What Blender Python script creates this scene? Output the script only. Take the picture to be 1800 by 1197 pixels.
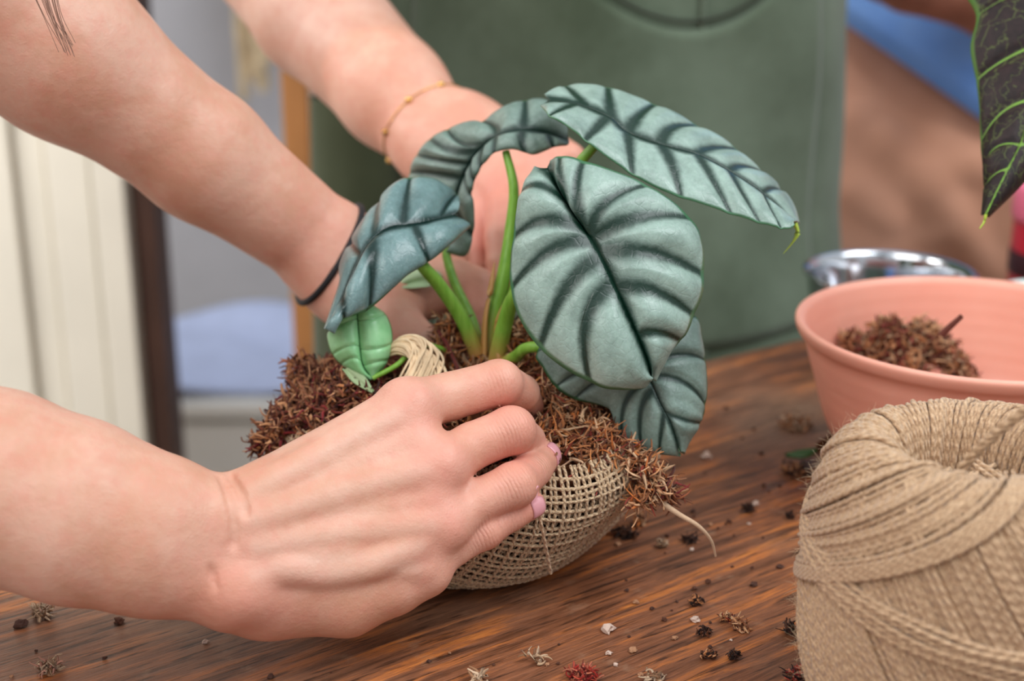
import bpy, math, random
import numpy as np
from mathutils import Vector, Matrix
for _o in list(bpy.data.objects): bpy.data.objects.remove(_o)
SC = bpy.context.scene
COL = SC.collection
rng = np.random.RandomState(7)
random.seed(7)

# ------------------------------------------------------------------ camera
PITCH = math.radians(18.0); CAMH = 0.283; FPX = 2500.0
cd = bpy.data.cameras.new('camera'); cam = bpy.data.objects.new('camera', cd); COL.objects.link(cam)
cam.location = (0, 0, CAMH); cam.rotation_euler = (math.pi/2 - PITCH, 0, 0)
cd.sensor_width = 36.0; cd.lens = FPX/1800*36.0
cd.clip_start = 0.02; cd.clip_end = 50
cd.dof.use_dof = True; cd.dof.focus_distance = 0.545; cd.dof.aperture_fstop = 6.3
SC.camera = cam
# ------------------------------------------------------------------ world
w = bpy.data.worlds.new('world'); SC.world = w; w.use_nodes = True
nt = w.node_tree; bg = nt.nodes['Background']
tc = nt.nodes.new('ShaderNodeTexCoord'); sp = nt.nodes.new('ShaderNodeSeparateXYZ'); rp = nt.nodes.new('ShaderNodeValToRGB')
nt.links.new(tc.outputs['Generated'], sp.inputs[0]); nt.links.new(sp.outputs['Z'], rp.inputs[0]); nt.links.new(rp.outputs[0], bg.inputs['Color'])
rp.color_ramp.elements[0].position = 0.0; rp.color_ramp.elements[0].color = (0.70, 0.70, 0.71, 1)
rp.color_ramp.elements[1].position = 0.7; rp.color_ramp.elements[1].color = (0.90, 0.96, 1.0, 1)
bg.inputs['Strength'].default_value = 0.76
# ------------------------------------------------------------------ lights
def area(name, loc, target, size, power, color):
    ld = bpy.data.lights.new(name, 'AREA'); ld.energy = power; ld.size = size; ld.color = color
    o = bpy.data.objects.new(name, ld); COL.objects.link(o); o.location = loc
    o.rotation_euler = (Vector(target)-Vector(loc)).to_track_quat('-Z', 'Y').to_euler()
    return o
area('window_light', (-1.1, -0.7, 1.9), (0.05, 0.6, 0.05), 1.6, 30, (1.0, 0.97, 0.94))
area('skylight', (1.3, 0.1, 2.0), (0.25, 1.1, 0.0), 1.4, 40, (0.93, 0.97, 1.0))
area('background_fill_light', (-1.7, 0.75, 1.0), (-0.5, 1.85, -0.35), 1.0, 28, (1.0, 0.98, 0.95))  # unseen fill lamp added to brighten the board door and chest
# ------------------------------------------------------------------ exposure
SC.view_settings.view_transform = 'Standard'; SC.view_settings.look = 'None'
SC.view_settings.gamma = 1.0; SC.view_settings.use_curve_mapping = False
SC.view_settings.exposure = 0.0

# ------------------------------------------------------------------ geometry helpers
SP, CP = math.sin(PITCH), math.cos(PITCH)
CAM = np.array([0, 0, CAMH]); RGT = np.array([1.0, 0, 0]); FWD = np.array([0, CP, -SP]); DWN = np.array([0, -SP, -CP])
def P(px, py, a):
    """world point seen at a photo pixel at axial distance a (metres)"""
    return CAM + a*(FWD + (px-900)/FPX*RGT + (py-598.5)/FPX*DWN)
def PN(arr):
    arr = np.asarray(arr, float)
    a = arr[..., 2:3]
    return CAM + a*(FWD + (arr[..., 0:1]-900)/FPX*RGT + (arr[..., 1:2]-598.5)/FPX*DWN)
def T(px, py, z=0.0):
    v = (py-598.5)/FPX
    return P(px, py, (CAMH-z)/(SP+CP*v))

def catmull(pts, n):
    """resample a polyline smoothly, n samples per span"""
    p = np.asarray(pts, float); m = len(p)
    e = np.vstack([2*p[0]-p[1], p, 2*p[-1]-p[-2]])
    out = []
    for i in range(m-1):
        p0, p1, p2, p3 = e[i], e[i+1], e[i+2], e[i+3]
        for k in range(n):
            t = k/n
            out.append(0.5*((2*p1)+(-p0+p2)*t+(2*p0-5*p1+4*p2-p3)*t*t+(-p0+3*p1-3*p2+p3)*t**3))
    out.append(p[-1]); return np.array(out)

def link(name, me, mat=None, parent=None):
    o = bpy.data.objects.new(name, me); COL.objects.link(o)
    if mat is not None: me.materials.append(mat)
    if parent is not None: o.parent = parent
    return o
def mesh_np(name, V, F, mat=None, parent=None, smooth=True, attrs=None, colors=None):
    V = np.asarray(V, np.float32); F = np.asarray(F, np.int32)
    me = bpy.data.meshes.new(name); n = F.shape[1]
    me.vertices.add(len(V)); me.vertices.foreach_set('co', V.ravel())
    me.loops.add(F.size); me.loops.foreach_set('vertex_index', F.ravel())
    me.polygons.add(len(F)); me.polygons.foreach_set('loop_start', np.arange(0, F.size, n, dtype=np.int32))
    me.polygons.foreach_set('use_smooth', np.full(len(F), smooth))
    me.update(calc_edges=True)
    for k, v in (attrs or {}).items():
        at = me.attributes.new(k, 'FLOAT', 'POINT'); at.data.foreach_set('value', np.asarray(v, np.float32))
    for k, v in (colors or {}).items():
        at = me.attributes.new(k, 'FLOAT_COLOR', 'POINT')
        c = np.ones((len(V), 4), np.float32); c[:, :3] = v; at.data.foreach_set('color', c.ravel())
    return link(name, me, mat, parent)
def mesh_py(name, V, F, mat=None, parent=None, smooth=False):
    me = bpy.data.meshes.new(name); me.from_pydata([tuple(map(float, v)) for v in V], [], F)
    for p in me.polygons: p.use_smooth = smooth
    me.update(); return link(name, me, mat, parent)
def tag(o, label=None, cat=None, group=None, kind=None):
    if label: o['label'] = label
    if cat: o['category'] = cat
    if group: o['group'] = group
    if kind: o['kind'] = kind
    return o
def empty(name, loc=(0, 0, 0)):
    o = bpy.data.objects.new(name, None); COL.objects.link(o); o.location = loc; o.empty_display_size = 0.02; return o
def adopt(parent):
    """parent created-in-world children without moving them"""
    for o in COL.objects:
        if o.parent is parent:
            o.matrix_parent_inverse = Matrix.Translation(parent.location).inverted()

class Acc:
    """accumulates tubes into one triangle/quad mesh"""
    def __init__(s): s.V = []; s.F = []; s.n = 0; s.A = {}
    def tube(s, pts, rad, sides=5, cap=True, flat=1.0, up=None, twist=False, **attrs):
        p = np.asarray(pts, float); m = len(p)
        r = np.full(m, rad, float) if np.isscalar(rad) else np.asarray(rad, float)
        t = np.gradient(p, axis=0); t /= (np.linalg.norm(t, axis=1, keepdims=True)+1e-12)
        u0 = np.array(up if up is not None else (0.13, 0.2, 1.0), float)
        u = u0 - (t@u0)[:, None]*t; nn = np.linalg.norm(u, axis=1, keepdims=True)
        bad = nn[:, 0] < 0.15
        if bad.any():
            u1 = np.array((1.0, 0.3, 0.0)); ub = u1-(t@u1)[:, None]*t
            u[bad] = ub[bad]; nn = np.linalg.norm(u, axis=1, keepdims=True)
        u /= nn+1e-12
        if twist:                                   # carry the frame along the strand so it never flips
            cur = u[0]
            for i_ in range(1, m):
                cur = cur-t[i_]*float(cur@t[i_]); cur = cur/(math.sqrt(float(cur@cur))+1e-12); u[i_] = cur
        b = np.cross(t, u)
        an = np.arange(sides)*2*math.pi/sides
        ring = p[:, None, :] + r[:, None, None]*(flat*np.cos(an)[None, :, None]*u[:, None, :] + np.sin(an)[None, :, None]*b[:, None, :])
        s.V.append(ring.reshape(-1, 3))
        i = np.arange(m-1)[:, None]; j = np.arange(sides)[None, :]; j2 = (j+1) % sides
        q = np.stack([i*sides+j, i*sides+j2, (i+1)*sides+j2, (i+1)*sides+j], -1).reshape(-1, 4)+s.n
        s.F.append(q)
        if cap and sides == 4:
            s.F.append(np.array([[3, 2, 1, 0]])+s.n); s.F.append(np.array([[0, 1, 2, 3]])+s.n+(m-1)*sides)
        if twist:
            L = np.concatenate([[0], np.cumsum(np.linalg.norm(np.diff(p, axis=0), axis=1))])
            s.A.setdefault('along', []).append(np.repeat(L, sides)); s.A.setdefault('c2', []).append(np.tile(np.cos(2*an), m)); s.A.setdefault('s2', []).append(np.tile(np.sin(2*an), m))
        for k, v in attrs.items():
            v = np.asarray(v, float)
            if v.ndim == 0: vv = np.full(m*sides, float(v))
            elif v.ndim == 1 and len(v) == m and m != 3: vv = np.repeat(v, sides)
            else: vv = np.tile(v, (m*sides, 1))
            s.A.setdefault(k, []).append(vv)
        s.n += m*sides
    def build(s, name, mat, parent=None, smooth=True):
        V = np.vstack(s.V); F = np.vstack(s.F)
        at = {k: np.concatenate(v) for k, v in s.A.items() if v[0].ndim == 1}
        cl = {k: np.vstack(v) for k, v in s.A.items() if v[0].ndim == 2}
        return mesh_np(name, V, F, mat, parent, smooth, at, cl)

def lathe(profile, n=64, center=(0, 0, 0), close=False):
    pr = np.asarray(profile, float); m = len(pr)
    an = np.arange(n)*2*math.pi/n
    V = np.stack([pr[:, None, 0]*np.sin(an)[None], -pr[:, None, 0]*np.cos(an)[None], np.repeat(pr[:, 1:2], n, 1)], -1).reshape(-1, 3)+np.array(center)
    F = []
    for i in range(m if close else m-1):
        i2 = (i+1) % m
        for j in range(n): F.append((i*n+j, i*n+(j+1) % n, i2*n+(j+1) % n, i2*n+j))
    return V, F
def boxmesh(x0, x1, y0, y1, z0, z1, bev=0.0):
    import bmesh
    bm = bmesh.new(); bmesh.ops.create_cube(bm, size=1.0)
    for v in bm.verts: v.co = Vector(((x0+x1)/2+v.co.x*(x1-x0), (y0+y1)/2+v.co.y*(y1-y0), (z0+z1)/2+v.co.z*(z1-z0)))
    if bev > 0: bmesh.ops.bevel(bm, geom=bm.edges[:], offset=bev, segments=2, affect='EDGES', profile=0.7)
    me = bpy.data.meshes.new('box'); bm.to_mesh(me); bm.free(); return me
def box(name, x0, x1, y0, y1, z0, z1, mat, parent=None, bev=0.0):
    me = boxmesh(x0, x1, y0, y1, z0, z1, bev); me.name = name
    return link(name, me, mat, parent)

# ------------------------------------------------------------------ implicit bodies (bones with tapering radii, grown into one skin)
def caps(p, a, b, ra, rb):
    ab = b-a; h = np.clip(((p-a)@ab)/max(ab@ab, 1e-12), 0, 1)
    return np.linalg.norm(p-(a+h[..., None]*ab), axis=-1)-(ra+h*(rb-ra))
def smin(d1, d2, k):
    h = np.clip(0.5+0.5*(d2-d1)/k, 0, 1)
    return d2*(1-h)+d1*h-k*h*(1-h)
class Body:
    def __init__(s): s.ops = []
    def add(s, a, b, ra, rb, k=0.008, fade=None, sub=False):
        """fade=(point, reach): blend radius shrinks away from the point, so fingers stay apart"""
        s.ops.append((np.array(a, float), np.array(b, float), ra, rb, k, fade, sub))
    def chain(s, pts, rads, k=0.005, root_k=0.012, reach=0.022):
        root = np.array(pts[0], float)
        for i in range(len(pts)-1):
            s.add(pts[i], pts[i+1], rads[i], rads[i+1], k=0.0035 if i else root_k, fade=(root, reach) if reach else None)
    def eval(s, p):
        d = np.full(p.shape[:-1], 0.05)
        for (a, b, ra, rb, k, fade, sub) in s.ops:
            c = caps(p, a, b, ra, rb); d = s._mix(d, c, p, k, fade, sub)
        return d
    def _mix(s, d, c, p, k, fade, sub):
        if sub: return -smin(-d, c, k)
        if fade is not None:
            t = np.clip(1-(np.linalg.norm(p-fade[0], axis=-1)-0.35*fade[1])/fade[1], 0, 1)
            kk = 0.0009+(k-0.0009)*t
            return smin(d, c, kk)
        return smin(d, c, k)
    def grid(s, h, lo, hi):
        n = np.ceil((hi-lo)/h).astype(int)+1
        ax = [lo[i]+h*np.arange(n[i]) for i in range(3)]
        D = np.full(n, 0.03, np.float32)
        for (a, b, ra, rb, k, fade, sub) in s.ops:
            pad = max(ra, rb)+max(k, 0.002)*1.5+3*h
            l = np.maximum(np.floor((np.minimum(a, b)-pad-lo)/h).astype(int), 0)
            u = np.minimum(np.ceil((np.maximum(a, b)+pad-lo)/h).astype(int)+1, n)
            if (u <= l).any(): continue
            sl = tuple(slice(l[i], u[i]) for i in range(3))
            X, Y, Z = np.meshgrid(*[ax[i][sl[i]] for i in range(3)], indexing='ij')
            p = np.stack([X, Y, Z], -1)
            c = caps(p, a, b, ra, rb)
            D[sl] = s._mix(D[sl], c, p, k, fade, sub)
        return D
    def mesh(s, h, lo, hi, warp=None):
        lo = np.array(lo, float); hi = np.array(hi, float)
        D = s.grid(h, lo, hi)
        return surface_nets(D, h, lo)
    def surf(s, px, py, a0, a1):
        """first skin point along the line of sight through a pixel"""
        aa = np.linspace(a0, a1, 200); q = PN(np.stack([np.full(200, px), np.full(200, py), aa], -1))
        d = s.eval(q); i = int(np.argmax(d < 0))
        if d[i] >= 0: return q[int(np.argmin(d))]
        lo_, hi_ = aa[max(i-1, 0)], aa[i]
        for _ in range(14):
            m = (lo_+hi_)/2
            if s.eval(P(px, py, m)[None])[0] < 0: hi_ = m
            else: lo_ = m
        return P(px, py, hi_)
def surface_nets(D, h, lo):
    S = D < 0; nx, ny, nz = D.shape
    C = np.zeros((nx-1, ny-1, nz-1), np.int8)
    for dx in (0, 1):
        for dy in (0, 1):
            for dz in (0, 1): C += S[dx:nx-1+dx, dy:ny-1+dy, dz:nz-1+dz]
    act = np.argwhere((C > 0) & (C < 8)); idx = np.full(C.shape, -1, np.int32); idx[tuple(act.T)] = np.arange(len(act))
    acc = np.zeros((len(act), 3)); cnt = np.zeros(len(act))
    corners = [(x, y, z) for x in (0, 1) for y in (0, 1) for z in (0, 1)]
    for c0 in corners:
        for axis in range(3):
            if c0[axis] == 1: continue
            c1 = list(c0); c1[axis] = 1
            d0 = D[act[:, 0]+c0[0], act[:, 1]+c0[1], act[:, 2]+c0[2]].astype(float)
            d1 = D[act[:, 0]+c1[0], act[:, 1]+c1[1], act[:, 2]+c1[2]].astype(float)
            m = (d0 < 0) != (d1 < 0); t = np.where(m, d0/(d0-d1+1e-20), 0)
            q = np.tile(np.array(c0, float), (len(act), 1)); q[:, axis] += t
            acc[m] += q[m]; cnt[m] += 1
    V = lo+h*(act+acc/cnt[:, None])
    Fs = []
    for axis in range(3):
        o1, o2 = [(1, 2), (2, 0), (0, 1)][axis]
        sl0 = [slice(1, -1)]*3; sl0[axis] = slice(0, -1); sl1 = list(sl0); sl1[axis] = slice(1, None)
        s0, s1 = S[tuple(sl0)], S[tuple(sl1)]
        e = np.argwhere(s0 != s1)
        if len(e) == 0: continue
        inside_first = s0[tuple(e.T)]
        e = e.copy(); 
        for a in range(3):
            if a != axis: e[:, a] += 1
        def cell(d1, d2):
            c = e.copy(); c[:, o1] -= d1; c[:, o2] -= d2; return idx[c[:, 0], c[:, 1], c[:, 2]]
        q = np.stack([cell(1, 1), cell(0, 1), cell(0, 0), cell(1, 0)], -1)
        q[~inside_first] = q[~inside_first][:, ::-1]
        Fs.append(q)
    F = np.vstack(Fs); F = F[(F >= 0).all(1)]
    return V, F
# ------------------------------------------------------------------ materials
def s2l(c):
    return tuple(((x/255.0)/12.92 if x/255.0 <= 0.04045 else ((x/255.0+0.055)/1.055)**2.4) for x in c)
class N:
    """tiny node-graph helper"""
    def __init__(s, name):
        s.m = bpy.data.materials.new(name); s.m.use_nodes = True; s.t = s.m.node_tree; s.b = s.t.nodes['Principled BSDF']
    def node(s, typ, **kw):
        n = s.t.nodes.new(typ)
        for k, v in kw.items(): setattr(n, k, v)
        return n
    def l(s, a, b): s.t.links.new(a, b)
    def obj(s, scale=(1, 1, 1), rot=(0, 0, 0)):
        t = s.node('ShaderNodeTexCoord'); m = s.node('ShaderNodeMapping'); m.inputs['Scale'].default_value = scale; m.inputs['Rotation'].default_value = rot
        s.l(t.outputs['Object'], m.inputs[0]); return m.outputs[0]
    def noise(s, vec, scale, detail=4, rough=0.55, dist=0.0):
        n = s.node('ShaderNodeTexNoise'); n.inputs['Scale'].default_value = scale; n.inputs['Detail'].default_value = detail
        n.inputs['Roughness'].default_value = rough; n.inputs['Distortion'].default_value = dist
        if vec is not None: s.l(vec, n.inputs['Vector'])
        return n.outputs[0]
    def ramp(s, fac, stops, interp='LINEAR'):
        r = s.node('ShaderNodeValToRGB'); e = r.color_ramp; e.interpolation = interp
        while len(e.elements) < len(stops): e.elements.new(0.5)
        for el, (p, c) in zip(e.elements, stops):
            el.position = p; el.color = (*c, 1) if not np.isscalar(c) else (c, c, c, 1)
        s.l(fac, r.inputs[0]); return r.outputs[0]
    def mix(s, fac, a, b, mode='MIX'):
        m = s.node('ShaderNodeMix', data_type='RGBA', blend_type=mode)
        for sock, v in ((m.inputs[0], fac), (m.inputs[6], a), (m.inputs[7], b)):
            if hasattr(v, 'links'): s.l(v, sock)
            elif np.isscalar(v): sock.default_value = v
            else: sock.default_value = (*v, 1)
        return m.outputs[2]
    def math(s, op, a, b=None, clamp=False):
        m = s.node('ShaderNodeMath', operation=op, use_clamp=clamp)
        for sock, v in ((m.inputs[0], a), (m.inputs[1], b)):
            if v is None: continue
            if hasattr(v, 'links'): s.l(v, sock)
            else: sock.default_value = v
        return m.outputs[0]
    def attr(s, name, out='Fac'):
        a = s.node('ShaderNodeAttribute', attribute_name=name); return a.outputs[out]
    def maprange(s, v, a, b, c=0.0, d=1.0, smooth=True):
        m = s.node('ShaderNodeMapRange', interpolation_type='SMOOTHSTEP' if smooth else 'LINEAR')
        for i, x in zip((1, 2, 3, 4), (a, b, c, d)): m.inputs[i].default_value = x
        s.l(v, m.inputs[0]); return m.outputs[0]
    def bump(s, h, strength=0.3, dist=0.001, prev=None):
        b = s.node('ShaderNodeBump'); b.inputs['Strength'].default_value = strength; b.inputs['Distance'].default_value = dist
        s.l(h, b.inputs['Height'])
        if prev is not None: s.l(prev, b.inputs['Normal'])
        return b.outputs[0]
    def set(s, **kw):
        names = dict(color='Base Color', rough='Roughness', metal='Metallic', spec='Specular IOR Level', normal='Normal', sss='Subsurface Weight',
                     sssr='Subsurface Radius', ssss='Subsurface Scale', sheen='Sheen Weight', coat='Coat Weight', coatr='Coat Roughness', trans='Transmission Weight', alpha='Alpha')
        for k, v in kw.items():
            i = s.b.inputs[names[k]]
            if hasattr(v, 'links'): s.l(v, i)
            elif k == 'color': i.default_value = (*v, 1)
            else: i.default_value = v
        return s.m
def simple(name, rgb, rough=0.6, vary=0.08, scale=40, bump=0.0, metal=0.0, **kw):
    n = N(name); c = s2l(rgb); v = n.noise(n.obj(), scale)
    col = n.ramp(v, [(0.3, tuple(x*(1-vary) for x in c)), (0.7, tuple(min(1, x*(1+vary)) for x in c))])
    if bump: kw['normal'] = n.bump(v, bump, 0.002)
    return n.set(color=col, rough=rough, metal=metal, **kw)

def skin_mat(name, base, blush, dark):
    n = N(name); o = n.obj()
    big = n.noise(o, 28, 4, 0.6); fine = n.noise(o, 170, 3, 0.6)
    c = n.mix(n.maprange(big, 0.38, 0.66), s2l(base), s2l(dark))
    c = n.mix(n.math('MULTIPLY', n.maprange(fine, 0.35, 0.75), 0.30), c, s2l(blush))
    c = n.mix(n.attr('blush'), c, s2l(blush))
    c = n.mix(n.math('MULTIPLY', n.attr('pale'), 0.8), c, s2l((222, 190, 172)))
    # skin relief: fine criss-cross lines, plus deeper creases across the knuckles
    vo = n.node('ShaderNodeTexVoronoi', feature='DISTANCE_TO_EDGE'); vo.inputs['Scale'].default_value = 750; n.l(o, vo.inputs['Vector'])
    b1 = n.bump(vo.outputs[0], 0.28, 0.0004)
    b1 = n.bump(n.noise(o, 260, 4, 0.65), 0.38, 0.0008, b1); b1 = n.bump(n.noise(o, 60, 3, 0.5), 0.22, 0.003, b1)
    wv = n.math('SINE', n.math('ADD', n.math('MULTIPLY', n.attr('along'), 2100.0), n.math('MULTIPLY', n.noise(o, 160, 2), 5.0)))
    wv = n.math('MULTIPLY', n.math('ABSOLUTE', wv), n.attr('crease'))
    b2 = n.bump(wv, 0.42, 0.0010, b1)
    return n.set(color=c, rough=n.ramp(fine, [(0.3, 0.42), (0.7, 0.55)]), normal=b2, sss=0.16, sssr=(1.0, 0.35, 0.2), ssss=0.004, spec=0.42)
M_SKIN_A = skin_mat('skin_light', (217, 170, 148), (216, 138, 122), (204, 150, 124))
M_SKIN_B = skin_mat('skin_rosy', (220, 170, 148), (212, 136, 120), (210, 152, 128))
M_SKIN_C = skin_mat('skin_tan', (176, 118, 96), (170, 105, 84), (150, 98, 78))
M_NAIL = simple('nail', (222, 158, 165), 0.25, 0.05, 300, spec=0.6)

def leaf_mat(name, silver, dark, rim, w0=0.40, w1=2.1, rough=0.36, olive=0.0):
    n = N(name); o = n.obj()
    nz = n.noise(o, 320, 4, 0.65); nb = n.noise(o, 55, 4, 0.6); nf = n.noise(n.obj((1, 1, 1)), 900, 2, 0.6)
    vd = n.math('ADD', n.attr('vein'), n.math('MULTIPLY', n.math('SUBTRACT', nz, 0.5), 1.0))
    m = n.maprange(vd, w0, w1)
    m = n.math('MULTIPLY', m, n.ramp(nb, [(0.32, 0.62), (0.58, 1.0)]))
    sv = n.mix(n.ramp(nz, [(0.35, 0.0), (0.75, 0.45)]), s2l(silver), tuple(x*0.62 for x in s2l(silver)))
    sv = n.mix(n.ramp(nf, [(0.55, 0.0), (0.8, 0.22)]), sv, s2l((205, 220, 216)))
    # faint cross-hatched network between the side veins
    net = n.node('ShaderNodeTexVoronoi', feature='DISTANCE_TO_EDGE'); net.inputs['Scale'].default_value = 150; n.l(n.mix(0.035, o, n.noise(o, 120, 2)), net.inputs['Vector'])
    sv = n.mix(n.maprange(net.outputs[0], 0.0, 0.12, 0.15, 0.0), sv, tuple(x*0.5 for x in s2l(silver)))
    c = n.mix(m, s2l(dark), sv)
    c = n.mix(n.maprange(n.attr('edge'), 0.955, 0.985), c, s2l(rim))
    # fine net of small veins as relief
    vo = n.node('ShaderNodeTexVoronoi', feature='DISTANCE_TO_EDGE'); vo.inputs['Scale'].default_value = 260; n.l(o, vo.inputs['Vector'])
    b = n.bump(n.math('MINIMUM', vo.outputs[0], 0.12), 0.35, 0.0012); b = n.bump(nz, 0.18, 0.0008, b)
    return n.set(color=c, rough=rough, normal=b, spec=0.5, sss=0.04, sssr=(0.3, 1.0, 0.4), ssss=0.001)
M_LEAF = leaf_mat('leaf_silver', (150, 174, 163), (12, 44, 32), (74, 122, 88))
M_LEAF_B = leaf_mat('leaf_silver_blue', (116, 146, 146), (12, 42, 38), (60, 108, 74), rough=0.28)
M_LEAF_D = leaf_mat('leaf_silver_grey', (124, 146, 136), (18, 46, 38), (54, 96, 62), rough=0.45)
M_LEAF_BACK = simple('leaf_underside', (120, 160, 118), 0.5, 0.12, 60)
def young_leaf():
    n = N('leaf_young'); o = n.obj(); nb = n.noise(o, 110, 4, 0.6)
    m = n.maprange(n.attr('vein'), 0.10, 0.42)
    c = n.mix(n.ramp(nb, [(0.3, 0.0), (0.7, 1.0)]), s2l((124, 188, 128)), s2l((158, 212, 158)))
    c = n.mix(m, s2l((76, 124, 70)), c); c = n.mix(n.maprange(n.attr('edge'), 0.95, 0.98), c, s2l((96, 150, 84)))
    return n.set(color=c, rough=0.33, normal=n.bump(nb, 0.3, 0.001), spec=0.5, sss=0.1, sssr=(0.3, 1.0, 0.3), ssss=0.002)
M_YOUNG = young_leaf()
def dark_leaf():
    n = N('leaf_dark'); o = n.obj(); nz = n.noise(o, 200, 4, 0.6)
    m = n.maprange(n.math('ADD', n.attr('vein'), n.math('MULTIPLY', n.math('SUBTRACT', nz, 0.5), 0.5)), 0.25, 0.7)
    c = n.mix(n.ramp(nz, [(0.35, 0.0), (0.7, 1.0)]), s2l((26, 18, 18)), s2l((46, 30, 30)))
    c = n.mix(m, s2l((110, 150, 58)), c); c = n.mix(n.maprange(n.attr('edge'), 0.93, 0.97), c, s2l((78, 112, 50)))
    vo = n.node('ShaderNodeTexVoronoi', feature='DISTANCE_TO_EDGE'); vo.inputs['Scale'].default_value = 110; n.l(n.mix(0.03, o, n.noise(o, 90, 3)), vo.inputs['Vector'])
    c = n.mix(n.maprange(vo.outputs[0], 0.0, 0.05, 0.5, 0.0), c, s2l((92, 104, 52)))
    return n.set(color=c, rough=0.55, normal=n.bump(nz, 0.3, 0.001), spec=0.25)
M_DARKLEAF = dark_leaf()
def petiole_mat():
    n = N('petiole'); o = n.obj((1, 1, 0.15)); v = n.noise(o, 400, 3)
    c = n.ramp(v, [(0.3, s2l((110, 160, 50))), (0.7, s2l((140, 188, 76)))])
    c = n.mix(n.attr('base'), c, s2l((186, 134, 78)))
    return n.set(color=c, rough=0.38, sss=0.15, sssr=(0.4, 1.0, 0.2), ssss=0.002, spec=0.5)
M_PET = petiole_mat()
M_TIP = simple('leaf_tip', (168, 190, 62), 0.4)

def fibre_mat(name, rough=0.9, attr='col'):
    n = N(name); c = n.attr(attr, 'Color'); nz = n.noise(n.obj(), 600, 3)
    c = n.mix(0.5, c, n.mix(nz, (0.25, 0.25, 0.25), (1, 1, 1)), 'MULTIPLY')
    return n.set(color=c, rough=rough, spec=0.15, sheen=0.1)
M_FIB = fibre_mat('moss_fibre')
def soil_core():
    n = N('moss_core'); o = n.obj(); a = n.noise(o, 160, 6, 0.7); 
    c = n.ramp(a, [(0.3, s2l((34, 18, 12))), (0.5, s2l((88, 48, 28))), (0.7, s2l((140, 84, 50)))])
    return n.set(color=c, rough=0.95, normal=n.bump(a, 1.0, 0.006), spec=0.1)
M_CORE = soil_core()
def twine_mat(name, light, dark, freq):
    n = N(name); o = n.obj()
    nz = n.noise(o, 900, 4, 0.7); big = n.noise(o, 70, 3)
    # two plies twisted round each other: diagonal relief along each strand
    A = n.math('MULTIPLY', n.attr('along'), freq)
    tw = n.math('ADD', n.math('MULTIPLY', n.math('SINE', A), n.attr('c2')), n.math('MULTIPLY', n.math('COSINE', A), n.attr('s2')))
    tw = n.math('ADD', n.math('MULTIPLY', tw, 0.5), 0.5)
    c = n.ramp(nz, [(0.3, s2l(dark)), (0.68, s2l(light))])
    c = n.mix(n.math('MULTIPLY', big, 0.30), c, s2l(dark))
    c = n.mix(n.ramp(tw, [(0.0, 0.45), (0.35, 0.0)]), c, tuple(x*0.45 for x in s2l(dark)))
    b = n.bump(tw, 0.7, 0.0009); b = n.bump(nz, 0.5, 0.0005, b)
    return n.set(color=c, rough=0.9, normal=b, spec=0.15, sheen=0.25)
M_TWINE = twine_mat('jute_twine', (228, 196, 160), (166, 128, 96), 1500.0)
M_BURLAP = twine_mat('burlap_yarn', (232, 204, 168), (172, 140, 106), 2600.0)
M_FUZZ = simple('jute_fuzz', (226, 200, 164), 0.9, 0.2, 200)

def wood_mat():
    n = N('table_wood'); a = math.radians(-30.0)
    o = n.node('ShaderNodeTexCoord'); mp = n.node('ShaderNodeMapping', vector_type='TEXTURE')
    mp.inputs['Rotation'].default_value = (0, 0, math.radians(36.0)); n.l(o.outputs['Object'], mp.inputs[0])
    def st(sx, sy):
        m = n.node('ShaderNodeMapping'); m.inputs['Scale'].default_value = (sx, sy, sy); n.l(mp.outputs[0], m.inputs[0]); return m.outputs[0]
    g1 = n.noise(st(0.09, 1.0), 105, 7, 0.74, 0.5)      # broad streaks
    g2 = n.noise(st(0.07, 1.0), 400, 5, 0.7, 0.2)    # fine grain
    patch = n.noise(mp.outputs[0], 6.5, 3, 0.5)
    spots = n.noise(mp.outputs[0], 60, 5, 0.65)
    c = n.ramp(g1, [(0.30, s2l((66, 38, 24))), (0.42, s2l((112, 68, 44))), (0.52, s2l((140, 88, 60))), (0.60, s2l((184, 108, 56))), (0.70, s2l((214, 134, 66)))])
    dull = n.ramp(g1, [(0.3, s2l((110, 78, 60))), (0.7, s2l((160, 122, 96)))])
    c = n.mix(n.ramp(patch, [(0.50, 0.0), (0.64, 0.85)]), c, dull)
    c = n.mix(n.ramp(g2, [(0.36, 0.85), (0.48, 0.0)]), c, s2l((44, 24, 16)))
    c = n.mix(n.ramp(spots, [(0.60, 0.0), (0.75, 0.35)]), c, s2l((182, 148, 120)))
    r = n.ramp(n.noise(mp.outputs[0], 22, 4), [(0.35, 0.30), (0.7, 0.52)])
    b = n.bump(g2, 0.55, 0.0012); b = n.bump(g1, 0.35, 0.002, b)
    return n.set(color=c, rough=r, normal=b, spec=0.4)
M_WOOD = wood_mat()
# ------------------------------------------------------------------ setting
def struct(o): o['kind'] = 'structure'; return o
M_WALL = simple('wall_grey', (176, 174, 178), 0.9, 0.10, 4)
M_FLOOR = simple('floor_stone', (150, 140, 130), 0.8, 0.12, 6, bump=0.1)
M_CREAM = simple('cream_paint', (232, 224, 208), 0.6, 0.04, 8)
M_BROWN = simple('brown_paint', (72, 44, 32), 0.6, 0.2, 12)
FZ = -0.75
struct(box('floor', -3.0, 3.2, -1.6, 3.0, FZ-0.05, FZ, M_FLOOR))
struct(box('wall_back', -3.0, 3.2, 2.6, 2.7, FZ, 1.9, M_WALL))
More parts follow.
